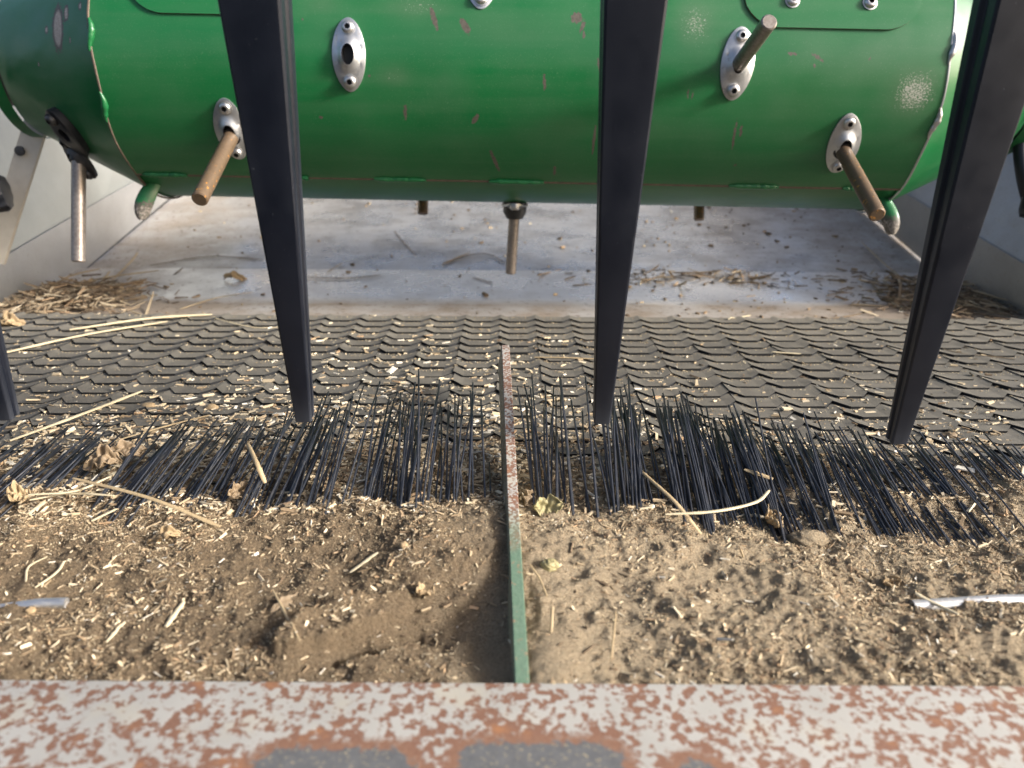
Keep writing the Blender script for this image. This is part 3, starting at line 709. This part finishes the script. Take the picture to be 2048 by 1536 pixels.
x0, p0 = add_guide(461, 262); b = Vector(dp(x0, p0+.03, DR)); dd = Vector((0, -math.cos(math.radians(27)), -math.sin(math.radians(27)))); pin(b, b+dd*.128, ROD_R); collar(b, dd)
x0, p0 = add_guide(1686, 290, twist=.10); b = Vector(dp(x0, p0+.03, DR)); dd = Vector((0, -math.cos(math.radians(27)), -math.sin(math.radians(27)))); pin(b, b+dd*.128, ROD_R); collar(b, dd)
add_guide(957, -46)
# pin straight down in the middle
x0 = drum_hit(1030, 405)[0]; add_guide(0, 0, ph=math.radians(88), x=x0); b = Vector(dp(x0, math.radians(88), DR)); pin(b, b+Vector((-.004, 0, -.093)), ROD_S, .0072)
link('bushing', tube([b+Vector((0, 0, .002)), b+Vector((0, 0, -.010)), b+Vector((0, 0, -.018))], [.016, .0155, .011], 20, name='bushing'), BUSH, drum)
# tips of the pins at the back of the drum
for u, v in ((846, 428), (1399, 440)):
    tip = at_y(u, v-.0135*(u-1024), 1.13); pin(tip+Vector((0, .03, .07)), tip, ROD_R, .0075)
# black guides with pin on the left cone
for (u, v, mt, k_) in ((137, 268, BUSH, 0), (160, 304, DARKST, 1)):
    xx = XL-.062-.012*k_
    if True:
        rl = DR-.0015-.5*abs(xx-XL)
        x1_, p1_, t_ = drum_hit(u, v, rl); x1_ = max(min(x1_, XL-.035), XL-.12); rl = DR-.0015-.5*abs(x1_-XL)
    g = link('finger_guide', guide_plate('black_finger_guide', .060, .034, .004 if k_ else .009, bool(k_), rl), None, drum)
    g.data.materials[0] = mt; mf = frame(x1_, p1_-.45*k_, rl, -.45, .35); mf.translation = Vector(dp(x1_, p1_, rl+.001+.009*k_)); put(g, mf); g['label'] = 'black finger guide on the left cone'
    for sgn in ((1,) if not k_ else (1, -1)):
        sub('bolt', BOLTD, g, Matrix.Translation((0, sgn*.021, .0035 if k_ else .0085)))
    if k_:
        b = Vector(dp(x1_, p1_, rl+.010)); tip = at_y(157, 524, b.y-.035)
        # undo the drum's own tilt for the tip
        R_ = Matrix.Rotation(-.0135, 3, 'Y'); L0 = Vector(drum.location); tip = R_ @ (tip-L0)+L0
        pin(b, tip, ROD_S, .0082); collar(b, tip-b)
# inspection covers
def cover(u0, u1, vb, phtop, rc, bolts):
    x0, pb, _ = drum_hit(u0, vb); x1, _, _ = drum_hit(u1, vb); hb = (pb-phtop)*DR; w_ = x1-x0
    ol = []
    for (cx, cy, a0) in ((w_-rc, rc, -90), (w_-rc, hb-rc, 0), (rc, hb-rc, 90), (rc, rc, 180)):
        for i in range(9): an = math.radians(a0+i*90/8); ol.append((cx+rc*math.cos(an), cy+rc*math.sin(an)))
    # triangulated strip fill: columns across x so that it bends with the drum
    cols = np.linspace(0, w_, 41); vs = []; fs = []; th = .0026
    def yr(x):
        e = 0 if rc <= x <= w_-rc else rc-math.sqrt(max(rc*rc-(rc-min(x, w_-x))**2, 0)); return e, hb-e
    m = 14
    for x in cols:
        lo, hi = yr(x)
        for j in range(m):
            y = lo+(hi-lo)*j/(m-1); vs.append(dp(x0+x, pb-y/DR, DR+th))
    for x in cols:
        lo, hi = yr(x)
        for j in range(m):
            y = lo+(hi-lo)*j/(m-1); vs.append(dp(x0+x, pb-y/DR, DR-.0004))
    nn = len(cols)*m; mi = []
    for i in range(len(cols)-1):
        for j in range(m-1): fs.append((i*m+j, (i+1)*m+j, (i+1)*m+j+1, i*m+j+1)); mi.append(0)
        for j in (0, m-1): fs.append((i*m+j, nn+i*m+j, nn+(i+1)*m+j, (i+1)*m+j)); mi.append(1)
    me = mesh('inspection_cover', vs, fs, True, mi); me.set_sharp_from_angle(angle=math.radians(40))
    for nm in ('wear', 'speckle'): me.attributes.new(nm, 'FLOAT', 'POINT')
    o = link('inspection_cover', me, [GREEN2, EDGE], drum)
    pts = [dp(x0+x, pb-yr(x)[0]/DR, DR+.0006) for x in cols]; 
    for (ub, vb_) in bolts:
        xb, pb_, _ = drum_hit(ub, vb_); so_ = sub('bolt', BOLTM, o, frame(xb, pb_, DR+th))
    return o
c1 = cover(1478, 1842, 54, math.radians(-55), .040, ((1578, 4), (1733, 8)))
c2 = cover(248, 520, 27, math.radians(-55), .040, ())

# ================================================================== REEL FINGERS
def reel_finger(X0, top, tip, lab, dx=0.0):
    """tapered I-section plastic finger; top / tip = (y, z)"""
    rows = 24; n_ = None; vs = []; fs = []
    ext = 1.35
    for i in range(rows+1):
        t = i/rows*ext                      # 0 tip .. 1 at picture top .. beyond
        y = tip[0]+(top[0]-tip[0])*t; z = tip[1]+(top[1]-tip[1])*t; x = X0+dx*t
        wd = (.0122+.0258*min(t, 1.4)**1.0); dpth = .0105+.0175*t
        h = wd/2
        pr = [(-h, .0), (-h*.90, -.0012), (0, -.0018), (h*.90, -.0012), (h, .0), (h, dpth*.30), (h*.80, dpth*.38), (h*.80, dpth*.60), (h*.97, dpth*.68), (h*.97, dpth), (h*.5, dpth*1.04),
              (-h*.5, dpth*1.04), (-h*.97, dpth), (-h*.97, dpth*.68), (-h*.80, dpth*.60), (-h*.80, dpth*.38), (-h, dpth*.30)]
        for (px, py) in pr: vs.append((px, py, 0, x, y, z))
        n_ = len(pr)
    ax = Vector((0, top[0]-tip[0], top[1]-tip[1])).normalized(); bk = Vector((0, ax.z, -ax.y))
    V = []
    for (px, py, _, x, y, z) in vs: V.append(Vector((x, y, z))+Vector((px, 0, 0))+bk*py)
    for i in range(rows):
        for k_ in range(n_): fs.append((i*n_+k_, i*n_+(k_+1) % n_, (i+1)*n_+(k_+1) % n_, (i+1)*n_+k_))
    fs.append(tuple(range(n_))[::-1]); fs.append(tuple(rows*n_+k_ for k_ in range(n_)))
    KF = .915; V = [CAM+(p-CAM)*KF for p in V]      # real distance of the reel: just before the bristle tops
    me = mesh('reel_finger', V, fs); bevel(me, .0005, 1, 40); me.set_sharp_from_angle(angle=math.radians(12))
    return link('reel_finger', me, PLASTIC, None, lab, 'reel finger', 'black reel fingers hanging in front of the drum')
TIP = (.535, .031); TOP = (.505, .315)
for X0, tp, lab in ((-.3825, TIP, 'black plastic reel finger cut off by the left picture edge'), (-.157, TIP, 'black tapered reel finger left of the rusty bar, before the left guide plate'),
                    (.068, TIP, 'black tapered reel finger hanging just right of the rusty bar'), (.292, (.530, .018), 'black reel finger before the drum end, its flank lit from the right')):
    tt = (TOP[0], TOP[1])
    reel_finger(X0, tt, tp, lab, dx=.012 if X0 > .2 else (.004 if X0 > 0 else 0))

# ================================================================== DIVIDER BAR
prof = [(.270, -.001), (.316, .0050), (.388, .0138), (.46, .0248), (.571, .0440), (.625, .0515), (.648, .0540), (.661, .0535), (.668, .0505), (.670, .045)]
hd = .022; T = .0068
pth = smooth_path([Vector((0, y, z)) for y, z in prof], 3)
vs = []; fs = []; m = len(pth)
for i, p_ in enumerate(pth):
    t = (pth[min(i+1, m-1)]-pth[max(i-1, 0)]).normalized(); dn = Vector((0, t.z, -t.y)); y = p_.y
    if i > m-8: dn = Vector((0, -.15, -1)).normalized()
    xc = .0054-(y-.30)*.0320; e = hd*(1 if i < m-4 else .8)
    low = p_+dn*e; low.y = min(low.y, .664)
    for (q_, sx) in ((p_, 1), (low, -1)):
        ln = -.0030 if sx < 0 else 0
        vs += [(xc-T/2+ln, q_.y, q_.z), (xc+T/2+ln, q_.y, q_.z)]
for i in range(m-1):
    b_ = 4*i; c_ = b_+4
    fs += [(b_, b_+1, c_+1, c_), (b_+2, c_+2, c_+3, b_+3), (b_, c_, c_+2, b_+2), (b_+1, b_+3, c_+3, c_+1)]
fs += [(0, 2, 3, 1), (4*m-4, 4*m-3, 4*m-1, 4*m-2)]
me = mesh('divider_bar', vs, fs); bevel(me, .00035, 1, 50); me.set_sharp_from_angle(angle=math.radians(20))
link('divider_bar', me, mat_rust('rusty_green_bar', .035, green=True, fine=480), None, 'flat steel bar on edge, rusty at the tip and green near the plate', 'bar')

# ================================================================== RUSTY PLATE
pads_px = [(520, 835, 1496), (915, 1243, 1484), (1335, 1440, 1519)]
ZP = .002; YE = at_z(1024, 1364, ZP).y
pads = []
for (ua, ub, vt) in pads_px:
    p0_ = at_z(ua, vt, ZP); p1_ = at_z(ub, vt, ZP); pads.append(((p0_.x+p1_.x)/2, (p0_.y+.165)/2, (p1_.x-p0_.x)/2-.011, (p0_.y-.165)/2-.011))
cb = thing('cutter_bar', 'rust spotted grey steel plate running along the bottom edge', 'cutter bar', (0, YE-.06, ZP-.008))
vs, fs = box_pts(-.40, .40, .14, YE, ZP-.008, ZP); me = mesh('plate', vs, fs); bevel(me, .0012, 3)
link('plate', me, mat_rust('rust_spotted_plate', .004, pads=pads), cb)
# ================================================================== BRUSHES
def bristle(bx, by, bz, L_, el, yaw, curve):
    pts = []; d = Vector((math.sin(yaw)*math.cos(el), math.cos(yaw)*math.cos(el), math.sin(el)))
    for i in range(5):
        t = i/4; pts.append(Vector((bx, by, bz))+d*(L_*t)+Vector((curve[0]*t*t, 0, -curve[1]*t*t)))
    return pts
def tube_arrays(pts, r, sides=6):
    n = len(pts); V = []; F = []
    t = (pts[-1]-pts[0]).normalized(); a_ = t.cross(Vector((0, 0, 1))).normalized(); b_ = t.cross(a_)
    for i, p_ in enumerate(pts):
        rr = r*(1 if i < n-1 else .85)
        for k_ in range(sides):
            an = 2*math.pi*k_/sides; V.append(p_+a_*(rr*math.cos(an))+b_*(rr*math.sin(an)))
    for i in range(n-1):
        for k_ in range(sides): F.append((i*sides+k_, i*sides+(k_+1) % sides, (i+1)*sides+(k_+1) % sides, (i+1)*sides+k_))
    return V, F
for x0, x1, cnt, lab in ((-.44, -.012, 390, 'brush of stiff black bristles left of the rusty bar'), (.017, .46, 470, 'brush of stiff black bristles right of the rusty bar')):
    br = thing('brush', lab, 'brush', ((x0+x1)/2, .40, -.012))
    vs, fs = box_pts(x0, x1, .386, .402, -.040, -.020); link('brush_holder', mesh('brush_holder', vs, fs), DARKST, br)
    items = []
    for i in range(cnt):
        x = random.uniform(x0, x1)
        if x < .12 and vnoise(x/.012, .3, 91) < .36 and random.random() < .45: continue
        if x < 0 and vnoise(x/.03, 2.3, 93) < .42 and random.random() < .3: continue
        by = .400+random.uniform(-.006, .010); ax = abs(x)
        el = math.radians(24.5-(11 if x > 0 else 9)*float(sstep(.03, .30, ax))+random.gauss(0, 2.2)+7*(vnoise(x/.016, 7, 95)-.5))
        L_ = (.162-(.030 if x > 0 else .024)*float(sstep(.05, .30, ax)))*random.uniform(.91, 1.04)*(1 if random.random() < .9 else 1.08)
        if random.random() < .22: L_ *= random.uniform(.66, .86)
        cl = .08*(vnoise(x/.018, 5.1, 97)-.5)+.08*(vnoise(x/.006, 1.1, 98)-.5)
        yaw = (.20*float(sstep(-.04, -.32, x)) if x < 0 else -.07*float(sstep(.1, .3, x)))+cl+random.gauss(0, .03)
        items.append((depth((x, by, 0)), abs(x)/.45+random.random(), bristle(x, by, -.014, L_, el, yaw, (random.gauss(0, .004), random.uniform(0, .006))), random.uniform(.00064, .0008)))
    items.sort(key=lambda q_: q_[1])
    for it in items[:300]:
        V, F = tube_arrays(it[2], it[3]); F.append(tuple(range(len(V)-6, len(V)))); me = mesh('bristle', V, F, True); link('bristle', me, BR, br)
    V = []; F = []
    for it in items[300:]:
        v_, f_ = tube_arrays(it[2], it[3]); F += [tuple(i+len(V) for i in f) for f in f_]; V += v_
    if V: link('more_bristles', mesh('more_bristles', V, F, True), BR, br, kind='stuff')

# ================================================================== TUBES IN THE SOIL
def half_tube(ua, va, ub, vb, r, lab, up=.25):
    p = hit_ground(ua, va); q_ = hit_ground(ub, vb); zz = max(p.z, q_.z)+r*up
    me = tube([Vector((p.x-.012*(r < .005), p.y, zz-.0035)), Vector((p.x*.5+q_.x*.5, p.y*.5+q_.y*.5, zz)), Vector((q_.x, q_.y, zz))], r, 20, name='steel_tube'); link('steel_tube', me, mat_metal('tube_steel', (.62, .62, .61), .42, .5), None, lab, 'tube')
half_tube(1868, 1212, 2130, 1210, .0038, 'bright steel tube half buried in the soil at the right edge', .7)
half_tube(28, 1206, 134, 1209, .0030, 'short grey tube end half buried in the soil at left', -.35)

# ================================================================== STRAWS, LEAVES, SHELLS
def straw(px, r, mat, lab, lift=(0.0,), flat=.5, cat='straw', name='straw'):
    pts = []
    m = len(px)
    for i, (u, v) in enumerate(px):
        p = hit_ground(u, v); lf = lift[i] if len(lift) == m else lift[0]
        if lf: p = p + (CAM-p).normalized()*lf
        pts.append(p+Vector((0, 0, r*.9)))
    path = smooth_path(pts, 6 if m > 2 else 8)
    # keep it from sinking under the ground
    for p in path: p.z = max(p.z, float(ground(p.x, p.y))+r*.5)
    k_ = len(path); nd = random.randrange(1, k_-1); rd = [r*(1.28 if i == nd else 1)*(.80+.20*math.sin(3.1*i/k_))*(1 if 0 < i < k_-1 else .75)*random.uniform(.93, 1.07) for i in range(k_)]
    return link(name, tube(path, rd, 8, flat, name=name), mat, None, lab, cat)
BS = [
 ([(140, 664), (300, 641), (425, 633)], .0030, ST_PALE, 'thick pale straw on the belt near the left debris heap', (.004,)),
 ([(-20, 716), (170, 673), (335, 646)], .0022, ST_PALE, 'long pale straw reaching the left picture edge on the belt', (.003,)),
 ([(410, 628), (440, 640), (520, 657), (620, 648)], .0009, ST_PALE, 'thin straw behind the left reel finger on the far belt', (.002,)),
 ([(20, 886), (150, 838), (285, 786)], .0021, ST_PALE, 'pale flat straw lying behind the left bristles', (.012, .008, .004)),
 ([(200, 893), (330, 855), (420, 832)], .0011, ST_TAN, 'thin straw parallel to the pale flat straw behind the left bristles', (.008,)),
 ([(147, 960), (300, 1000), (441, 1057)], .0015, ST_TAN, 'long tan stalk lying across the left bristles', (.040, .030, .004)),
 ([(60, 1003), (140, 990), (228, 994)], .0012, ST_PALE, 'short pale straw below the crumpled leaf', (.012,)),
 ([(58, 992), (150, 985), (220, 956)], .0011, ST_PALE, 'bent pale straw touching the crumpled leaf', (.018,)),
 ([(496, 890), (514, 930), (531, 970)], .0016, ST_TAN, 'flat straw chip leaning among the left bristles', (.05, .04, .02)),
 ([(1330, 1032), (1430, 1026), (1510, 1008), (1538, 984)], .0013, ST_PALE, 'curved pale stem lying over the right bristles', (.03, .035, .035, .035)),
 ([(1252, 918), (1300, 962), (1352, 1010), (1402, 1072)], .0015, ST_TAN, 'long straw slanting down through the right bristles', (.004, .03, .03, .004)),
 ([(1068, 716), (1130, 717), (1200, 720)], .0011, ST_TAN, 'thin straw on the belt right of the bar tip', (.002,)),
 ([(1543, 706), (1602, 710)], .0014, ST_PALE, 'white straw stub on the belt between the two right fingers', (.002,)),
 ([(1456, 641), (1500, 633)], .0017, ST_PALE, 'pale straw stub at the far belt edge', (.002,)),
 ([(1488, 944), (1545, 963)], .0021, ST_TAN, 'thick straw chip in the right bristles', (.035,)),
 ([(700, 1148), (756, 1108)], .0012, ST_PALE, 'short straw on dark soil left of the bar', (.001,)),
 ([(213, 1288), (251, 1246)], .0011, ST_PALE, 'small slanted straw on soil at lower left', (.001,)),
 ([(332, 1258), (368, 1208)], .0015, ST_PALE, 'straw chip on soil left of the cracked crust', (.001,)),
 ([(70, 1178), (110, 1150), (138, 1120)], .0009, ST_PALE, 'thin white twig on soil near the left tube', (.002,)),
 ([(52, 1165), (58, 1135), (95, 1115)], .0007, ST_PALE, 'thin curled fibre on soil near the left tube', (.002,)),
 ([(1830, 1190), (1870, 1212), (1916, 1233)], .0014, ST_PALE, 'pale stick lying against the right steel tube', (.004,)),
 ([(183, 1045), (235, 1020)], .0012, ST_PALE, 'straight straw piece below the left bristles', (.004,)),
 ([(1480, 1100), (1486, 1118)], .0010, ST_TAN, 'upright straw crumb by the right bristles', (.008, 0)),
 ([(600, 1285), (545, 1180)], .0007, ST_TAN, 'thin bent root on the cracked crust', (.004,)),
 ([(1105, 1215), (1102, 1268)], .0009, ST_TAN, 'tiny seedling stalk standing in sand right of the bar', (.014, .0)),
 ([(1232, 1225), (1222, 1318)], .0006, ST_TAN, 'fine stalk on the sunlit soil right of the bar', (.003,)),
 ([(1060, 1130), (1080, 1160), (1094, 1195)], .0006, ST_TAN, 'fine curved stalk beside the green part of the bar', (.003,)),
 ([(1825, 600), (1870, 690), (2030, 720)], .0008, ST_DARK, 'dark stem on the belt behind the right finger', (.002,)),
 ([(300, 532), (420, 514), (525, 520)], .0013, ST_DARK, 'dark stem on the steel pan behind the left finger', (.003,)),
 ([(883, 531), (930, 513), (975, 509), (1010, 527)], .0014, ST_DARK, 'curved dark stem on the steel pan under the middle pin', (.004,)),
 ([(885, 527), (905, 520), (940, 505)], .0011, ST_TAN, 'tan stem crossing the curved dark stem on the pan', (.003,)),
 ([(610, 556), (690, 558), (762, 552)], .0016, ST_DARK, 'dark straw lying on the pan bend right of the left finger', (.003,)),
 ([(1215, 1000), (1218, 1001)], .0006, ST_TAN, 'fibre crumb in the right bristles', (.002,)),
 ([(788, 462), (806, 485), (832, 512)], .0008, ST_DARK, 'thin dark scratchlike stem on the sloped pan', (.001,)),
 ([(945, 556), (985, 567)], .0012, ST_DARK, 'short dark stem on the pan left of the middle pin', (.002,)),
 ([(360, 620), (430, 598), (505, 585)], .0013, ST_TAN, 'straw on the shiny pan lip left of the finger', (.003,)),
 ([(1430, 548), (1530, 570), (1590, 580)], .0011, ST_DARK, 'long dark stem on the pan between the right fingers', (.003,)),
 ([(1722, 484), (1770, 530), (1840, 585)], .0013, ST_TAN, 'long stem leaning in the shaded right pan corner', (.02, .02, .004)),
 ([(1770, 545), (1815, 592)], .0016, ST_DARK, 'thick dark stalk in the shaded right pan corner', (.006,)),
 ([(655, 545), (684, 527)], .0011, ST_TAN, 'short tan straw on the pan near the left finger', (.004,)),
 ([(1930, 572), (2020, 612)], .0013, ST_TAN, 'straw on the debris right of the right finger', (.008,)),
]
BS = [b_ for b_ in BS if 'fibre crumb' not in b_[3]]
for (px, r_, mt, lb, lf) in BS: straw(px, r_, mt, lb, lf)

def leaf(u, v, lift, sx, sy, rot, mat, lab, seed, curl=.5, name='dry_leaf', cat='leaf', tilt=.5):
    c = hit_ground(u, v); c = c+(CAM-c).normalized()*lift
    n1, n2 = 22, 18; P = np.zeros((n1, n2, 3))
    for i in range(n1):
        for j in range(n2):
            a_ = i/(n1-1)*2-1; b_ = j/(n2-1)*2-1
            wv = math.sqrt(max(1-a_*a_*.96, 0))*(1+.22*math.sin(7*a_+seed)+.16*math.sin(13*a_+seed*2))
            x = a_*sx*(1+.12*math.sin(5*b_+seed)); y = b_*sy*wv
            z = curl*(.30*sx*math.sin(2.6*a_+seed)+.55*sy*b_*b_+.22*sy*math.sin(6*b_+3*a_+seed)+.16*sy*math.sin(11*a_-4*b_+seed))
            P[i, j] = (x, y, z)
    m_ = Matrix.Rotation(rot, 3, 'Z') @ Matrix.Rotation(tilt, 3, 'X')
    P = (P.reshape(-1, 3) @ np.array(m_).T).reshape(n1, n2, 3)+np.array(c)
    o = link(name, grid_mesh(name, P), mat, None, lab, cat); md = o.modifiers.new('thick', 'SOLIDIFY'); md.thickness = .0006; return o
leaf(205, 925, .030, .0120, .0080, .3, LEAF, 'crumpled tan dead leaf caught on the left bristles', 1.0, 1.0)
leaf(255, 905, .035, .012, .006, .5, LEAF, 'small folded dead leaf above the crumpled leaf', 2.2, .9)
leaf(478, 985, .012, .009, .006, 1.0, LEAF, 'dark brown dead leaf among the bristles left of centre', 3.1, .9, tilt=.9)
leaf(872, 905, .045, .0045, .006, .2, HUSK, 'small yellow brown leaf scrap in the bristles near the bar', 4.0, .8, tilt=1.0)
leaf(1095, 1012, .006, .0085, .006, .2, LEAFG, 'grey green leaf scrap at the foot of the bristles', 5.2, .6, tilt=.9)
leaf(1060, 1000, .006, .006, .005, 1.2, LEAF, 'curled brown leaf scrap touching the bar', 0.4, .8, tilt=.8)
leaf(20, 648, .006, .016, .008, .2, HUSK, 'curled tan husk on the belt at the left picture edge', 1.7, 1.1)
leaf(38, 992, .006, .006, .006, .2, HUSK, 'small golden husk below the left bristles', 2.7, 1.2)
leaf(1545, 1040, .012, .005, .0065, .3, HUSK, 'golden husk at the foot of the right bristles', 3.7, 1.2)
leaf(330, 1075, .002, .010, .0035, .35, HUSK, 'curled tan pod on the soil below the left bristles', .9, 1.3)
leaf(575, 1205, .002, .010, .0035, .9, LEAF, 'flat grey bark chip on soil above the cracked crust', 1.9, .2)
leaf(480, 558, .006, .022, .006, .1, HUSK, 'orange brown leaf scrap on the pan beside the left finger', 2.9, 1.0)
leaf(850, 1180, .001, .006, .004, .9, HUSK, 'orange brown leaf crumb on the dark soil', 3.3, .9)
leaf(1780, 1165, .002, .005, .0035, .3, HUSK, 'small orange husk on the sunlit soil', 4.4, 1.1)

def pod(u, v, r, mat, lab, name, cat, squash=(1, 1, .8)):
    c = hit_ground(u, v); bm = bmesh.new(); bmesh.ops.create_icosphere(bm, subdivisions=4, radius=r)
    for v_ in bm.verts:
        nz = float(fbm([v_.co.x*1.0+c.x], [v_.co.y+v_.co.z*.7+c.y], r*.8, 2, 13)[0]); v_.co = Vector((v_.co.x*squash[0], v_.co.y*squash[1], v_.co.z*squash[2]))*(1+.22*nz+(.30*float(fbm([v_.co.x+c.x+v_.co.z], [v_.co.y+c.y-v_.co.z], r*.22, 3, 15)[0]) if cat == 'clod' or cat == 'clump' else 0))
        v_.co += c+Vector((0, 0, r*.45*squash[2]))
    me = bpy.data.meshes.new(name); bm.to_mesh(me); bm.free(); me.polygons.foreach_set('use_smooth', [True]*len(me.polygons)); return link(name, me, mat, None, lab, cat)
pod(62, 1224, .0026, HUSK, 'pale rounded shell on soil beside the left tube', 'shell', 'shell')
pod(1100, 1135, .0045, LEAFG, 'small grey green clod beside the bar', 'clod', 'clod', (1.2, .9, .8))
pod(808, 1093, .0026, HUSK, 'round pale seed on the soil left of the bar', 'seed', 'seed')
pod(423, 818, .0045, HUSK, 'round brown seed in the litter behind the bristles', 'seed', 'seed', (1.3, .9, .7))
pod(298, 815, .0045, HUSK, 'oval tan seed in the litter behind the far left bristles', 'seed', 'seed', (1.3, .9, .7))
pod(1615, 1085, .0085, SOIL, 'sandy clod below the right bristles', 'clod', 'clod', (1.5, .9, .6))
pod(1900, 875, .005, LEAF, 'fuzzy brown clump on the belt right of the right finger tip', 'clump', 'clump', (1.5, .9, .6))

# ================================================================== DEBRIS HEAPS IN THE PAN CORNERS
def heap(cx, cy, rx, ry, hz, n, name, lab, pw, seedx):
    x = cx+rng.normal(0, rx*.5, n); y = cy+rng.normal(0, ry*.5, n)
    x = np.clip(x, -.695, .695); y = np.clip(y, .90, 1.5)
    e = np.exp(-((x-cx)/rx)**2-((y-cy)/ry)**2)
    z = ground(x, y)+e*hz*rng.random(n)
    L = rng.lognormal(math.log(.014), .7, n).clip(.003, .07)
    k_ = np.abs(x)+L*.5 < .70
    x, y, z, L = x[k_], y[k_], z[k_], L[k_]; n = len(x)
    me = boxes(np.column_stack([x, y, z+.001]), L, np.minimum(L*rng.uniform(.05, .25, n), .0026), np.full(n, .001), rng.normal(seedx, .95, n), rng.normal(0, .2, n), rng.normal(0, .5, n), rng.uniform(.4, 1, n), pal(n, pw)*np.array([.82, .84, .88]), name)
    link(name, me, TINT, kind='stuff')['label'] = lab
DK = [.02, .07, .2, .01, .3, .34, .06]
heap(-.63, 1.06, .10, .09, .022, 1000, 'debris_heap', 'brown straw debris heaped in the left pan corner', DK, .35)
heap(.63, 1.10, .12, .11, .014, 950, 'debris_heap', 'brown plant debris heaped in the shaded right pan corner', [.02, .06, .2, .01, .3, .36, .05], -.5)
heap(.30, 1.20, .20, .05, .004, 170, 'debris_heap', 'dark crumbs of plant debris on the pan bend right of centre', [.01, .03, .1, 0, .3, .5, .06], .1)
n = 420; x = rng.uniform(-.62, .62, n); y = rng.uniform(.97, 1.75, n); x = np.where(rng.random(n) < .45, rng.uniform(.15, .6, n), x); z = ground(x, y); L = rng.lognormal(math.log(.004), .5, n).clip(.0015, .014)
me = boxes(np.column_stack([x, y, z+.0008]), L, L*rng.uniform(.3, .8, n), np.minimum(L*.4, .003), rng.uniform(0, 6, n), rng.normal(0, .1, n), rng.normal(0, .3, n), rng.uniform(.5, 1, n), pal(n, [.02, .04, .12, .01, .3, .46, .05]), 'pan_crumbs')
link('pan_crumbs', me, TINT, kind='stuff')['label'] = 'scattered dark crumbs on the steel pan'
for px, lb in (([(0, 606), (70, 590), (150, 572)], 'lowest straw of the left debris heap'), ([(120, 590), (200, 560), (318, 543)], 'straw running right out of the left debris heap'), ([(225, 562), (262, 525), (275, 508)], 'straw sticking up from the left debris heap'),
               ([(175, 602), (200, 570), (220, 545)], 'upright straw in front of the left debris heap'), ([(60, 600), (140, 555), (200, 540)], 'straw across the middle of the left debris heap')):
    straw(px, .0020, ST_TAN, lb, (.01, .02, .02))

# ================================================================== BITS AT THE LEFT AND RIGHT EDGES
st = thing('support_strut', 'pale flat strut with a hole left of the drum', 'strut', (-.70, 1.03, 0))
p0_ = at_y(64, 268, 1.03); p1_ = at_y(-14, 520, 1.03)
ax = (p1_-p0_).normalized(); sd_ = Vector((0, 1, 0)).cross(ax).normalized()*.014
vs = [p0_-sd_-ax*.03, p0_+sd_-ax*.03, p1_+sd_, p1_-sd_]
k = N('pale_strut_paint'); k.set(col=k.mix(k.noise(90), (.42, .38, .32), (.58, .54, .47)), rough=.55); PALEP = k.m
link('bar', slab(vs, .006, 'bar'), PALEP, st)
hc = at_y(38, 302, 1.0235); link('bolt_hole', tube([hc+Vector((0, .003, 0)), hc, hc+Vector((0, -.0004, 0))], [.0062, .0062, .0050], 16, name='bolt_hole'), DARKST, st)
def knob(c, r, ln, ax, lab):
    prof_ = [(-.5, .75), (-.48, .9), (-.36, 1), (.36, 1), (.48, .9), (.5, .75)]; vs = []; fs = []; n = 48; ax = Vector(ax).normalized(); a_ = ax.cross(Vector((0, 0, 1))).normalized(); b_ = ax.cross(a_)
    for (h, f) in prof_:
        for i in range(n):
            an = 2*math.pi*i/n; rr = r*f*(1+.055*math.cos(an*9)); vs.append(Vector(c)+ax*(h*ln)+a_*(rr*math.cos(an))+b_*(rr*math.sin(an)))
    m_ = len(prof_)
    for i in range(m_-1):
        for k_ in range(n): fs.append((i*n+k_, i*n+(k_+1) % n, (i+1)*n+(k_+1) % n, (i+1)*n+k_))
    fs += [tuple(range(n))[::-1], tuple((m_-1)*n+k_ for k_ in range(n))]
    me = mesh('knob', vs, fs); fixn(me, 40); return link('knob', me, PLASTIC, None, lab, 'knob')
knob(at_y(-16, 388, .98), .022, .035, (1, .3, .1), 'black ribbed knob at the left picture edge')
knob(at_y(2085, 395, .98), .022, .05, (.2, .3, 1), 'black ribbed knob at the right picture edge')
hs = link('hose', tube(smooth_path([at_y(2052, 200, 1.0), at_y(2040, 280, 1.0), at_y(2046, 350, .99), at_y(2062, 420, .985)], 8), .008, 14, name='hose'), PLASTIC, None, 'black hose behind the right finger at the picture edge', 'hose')
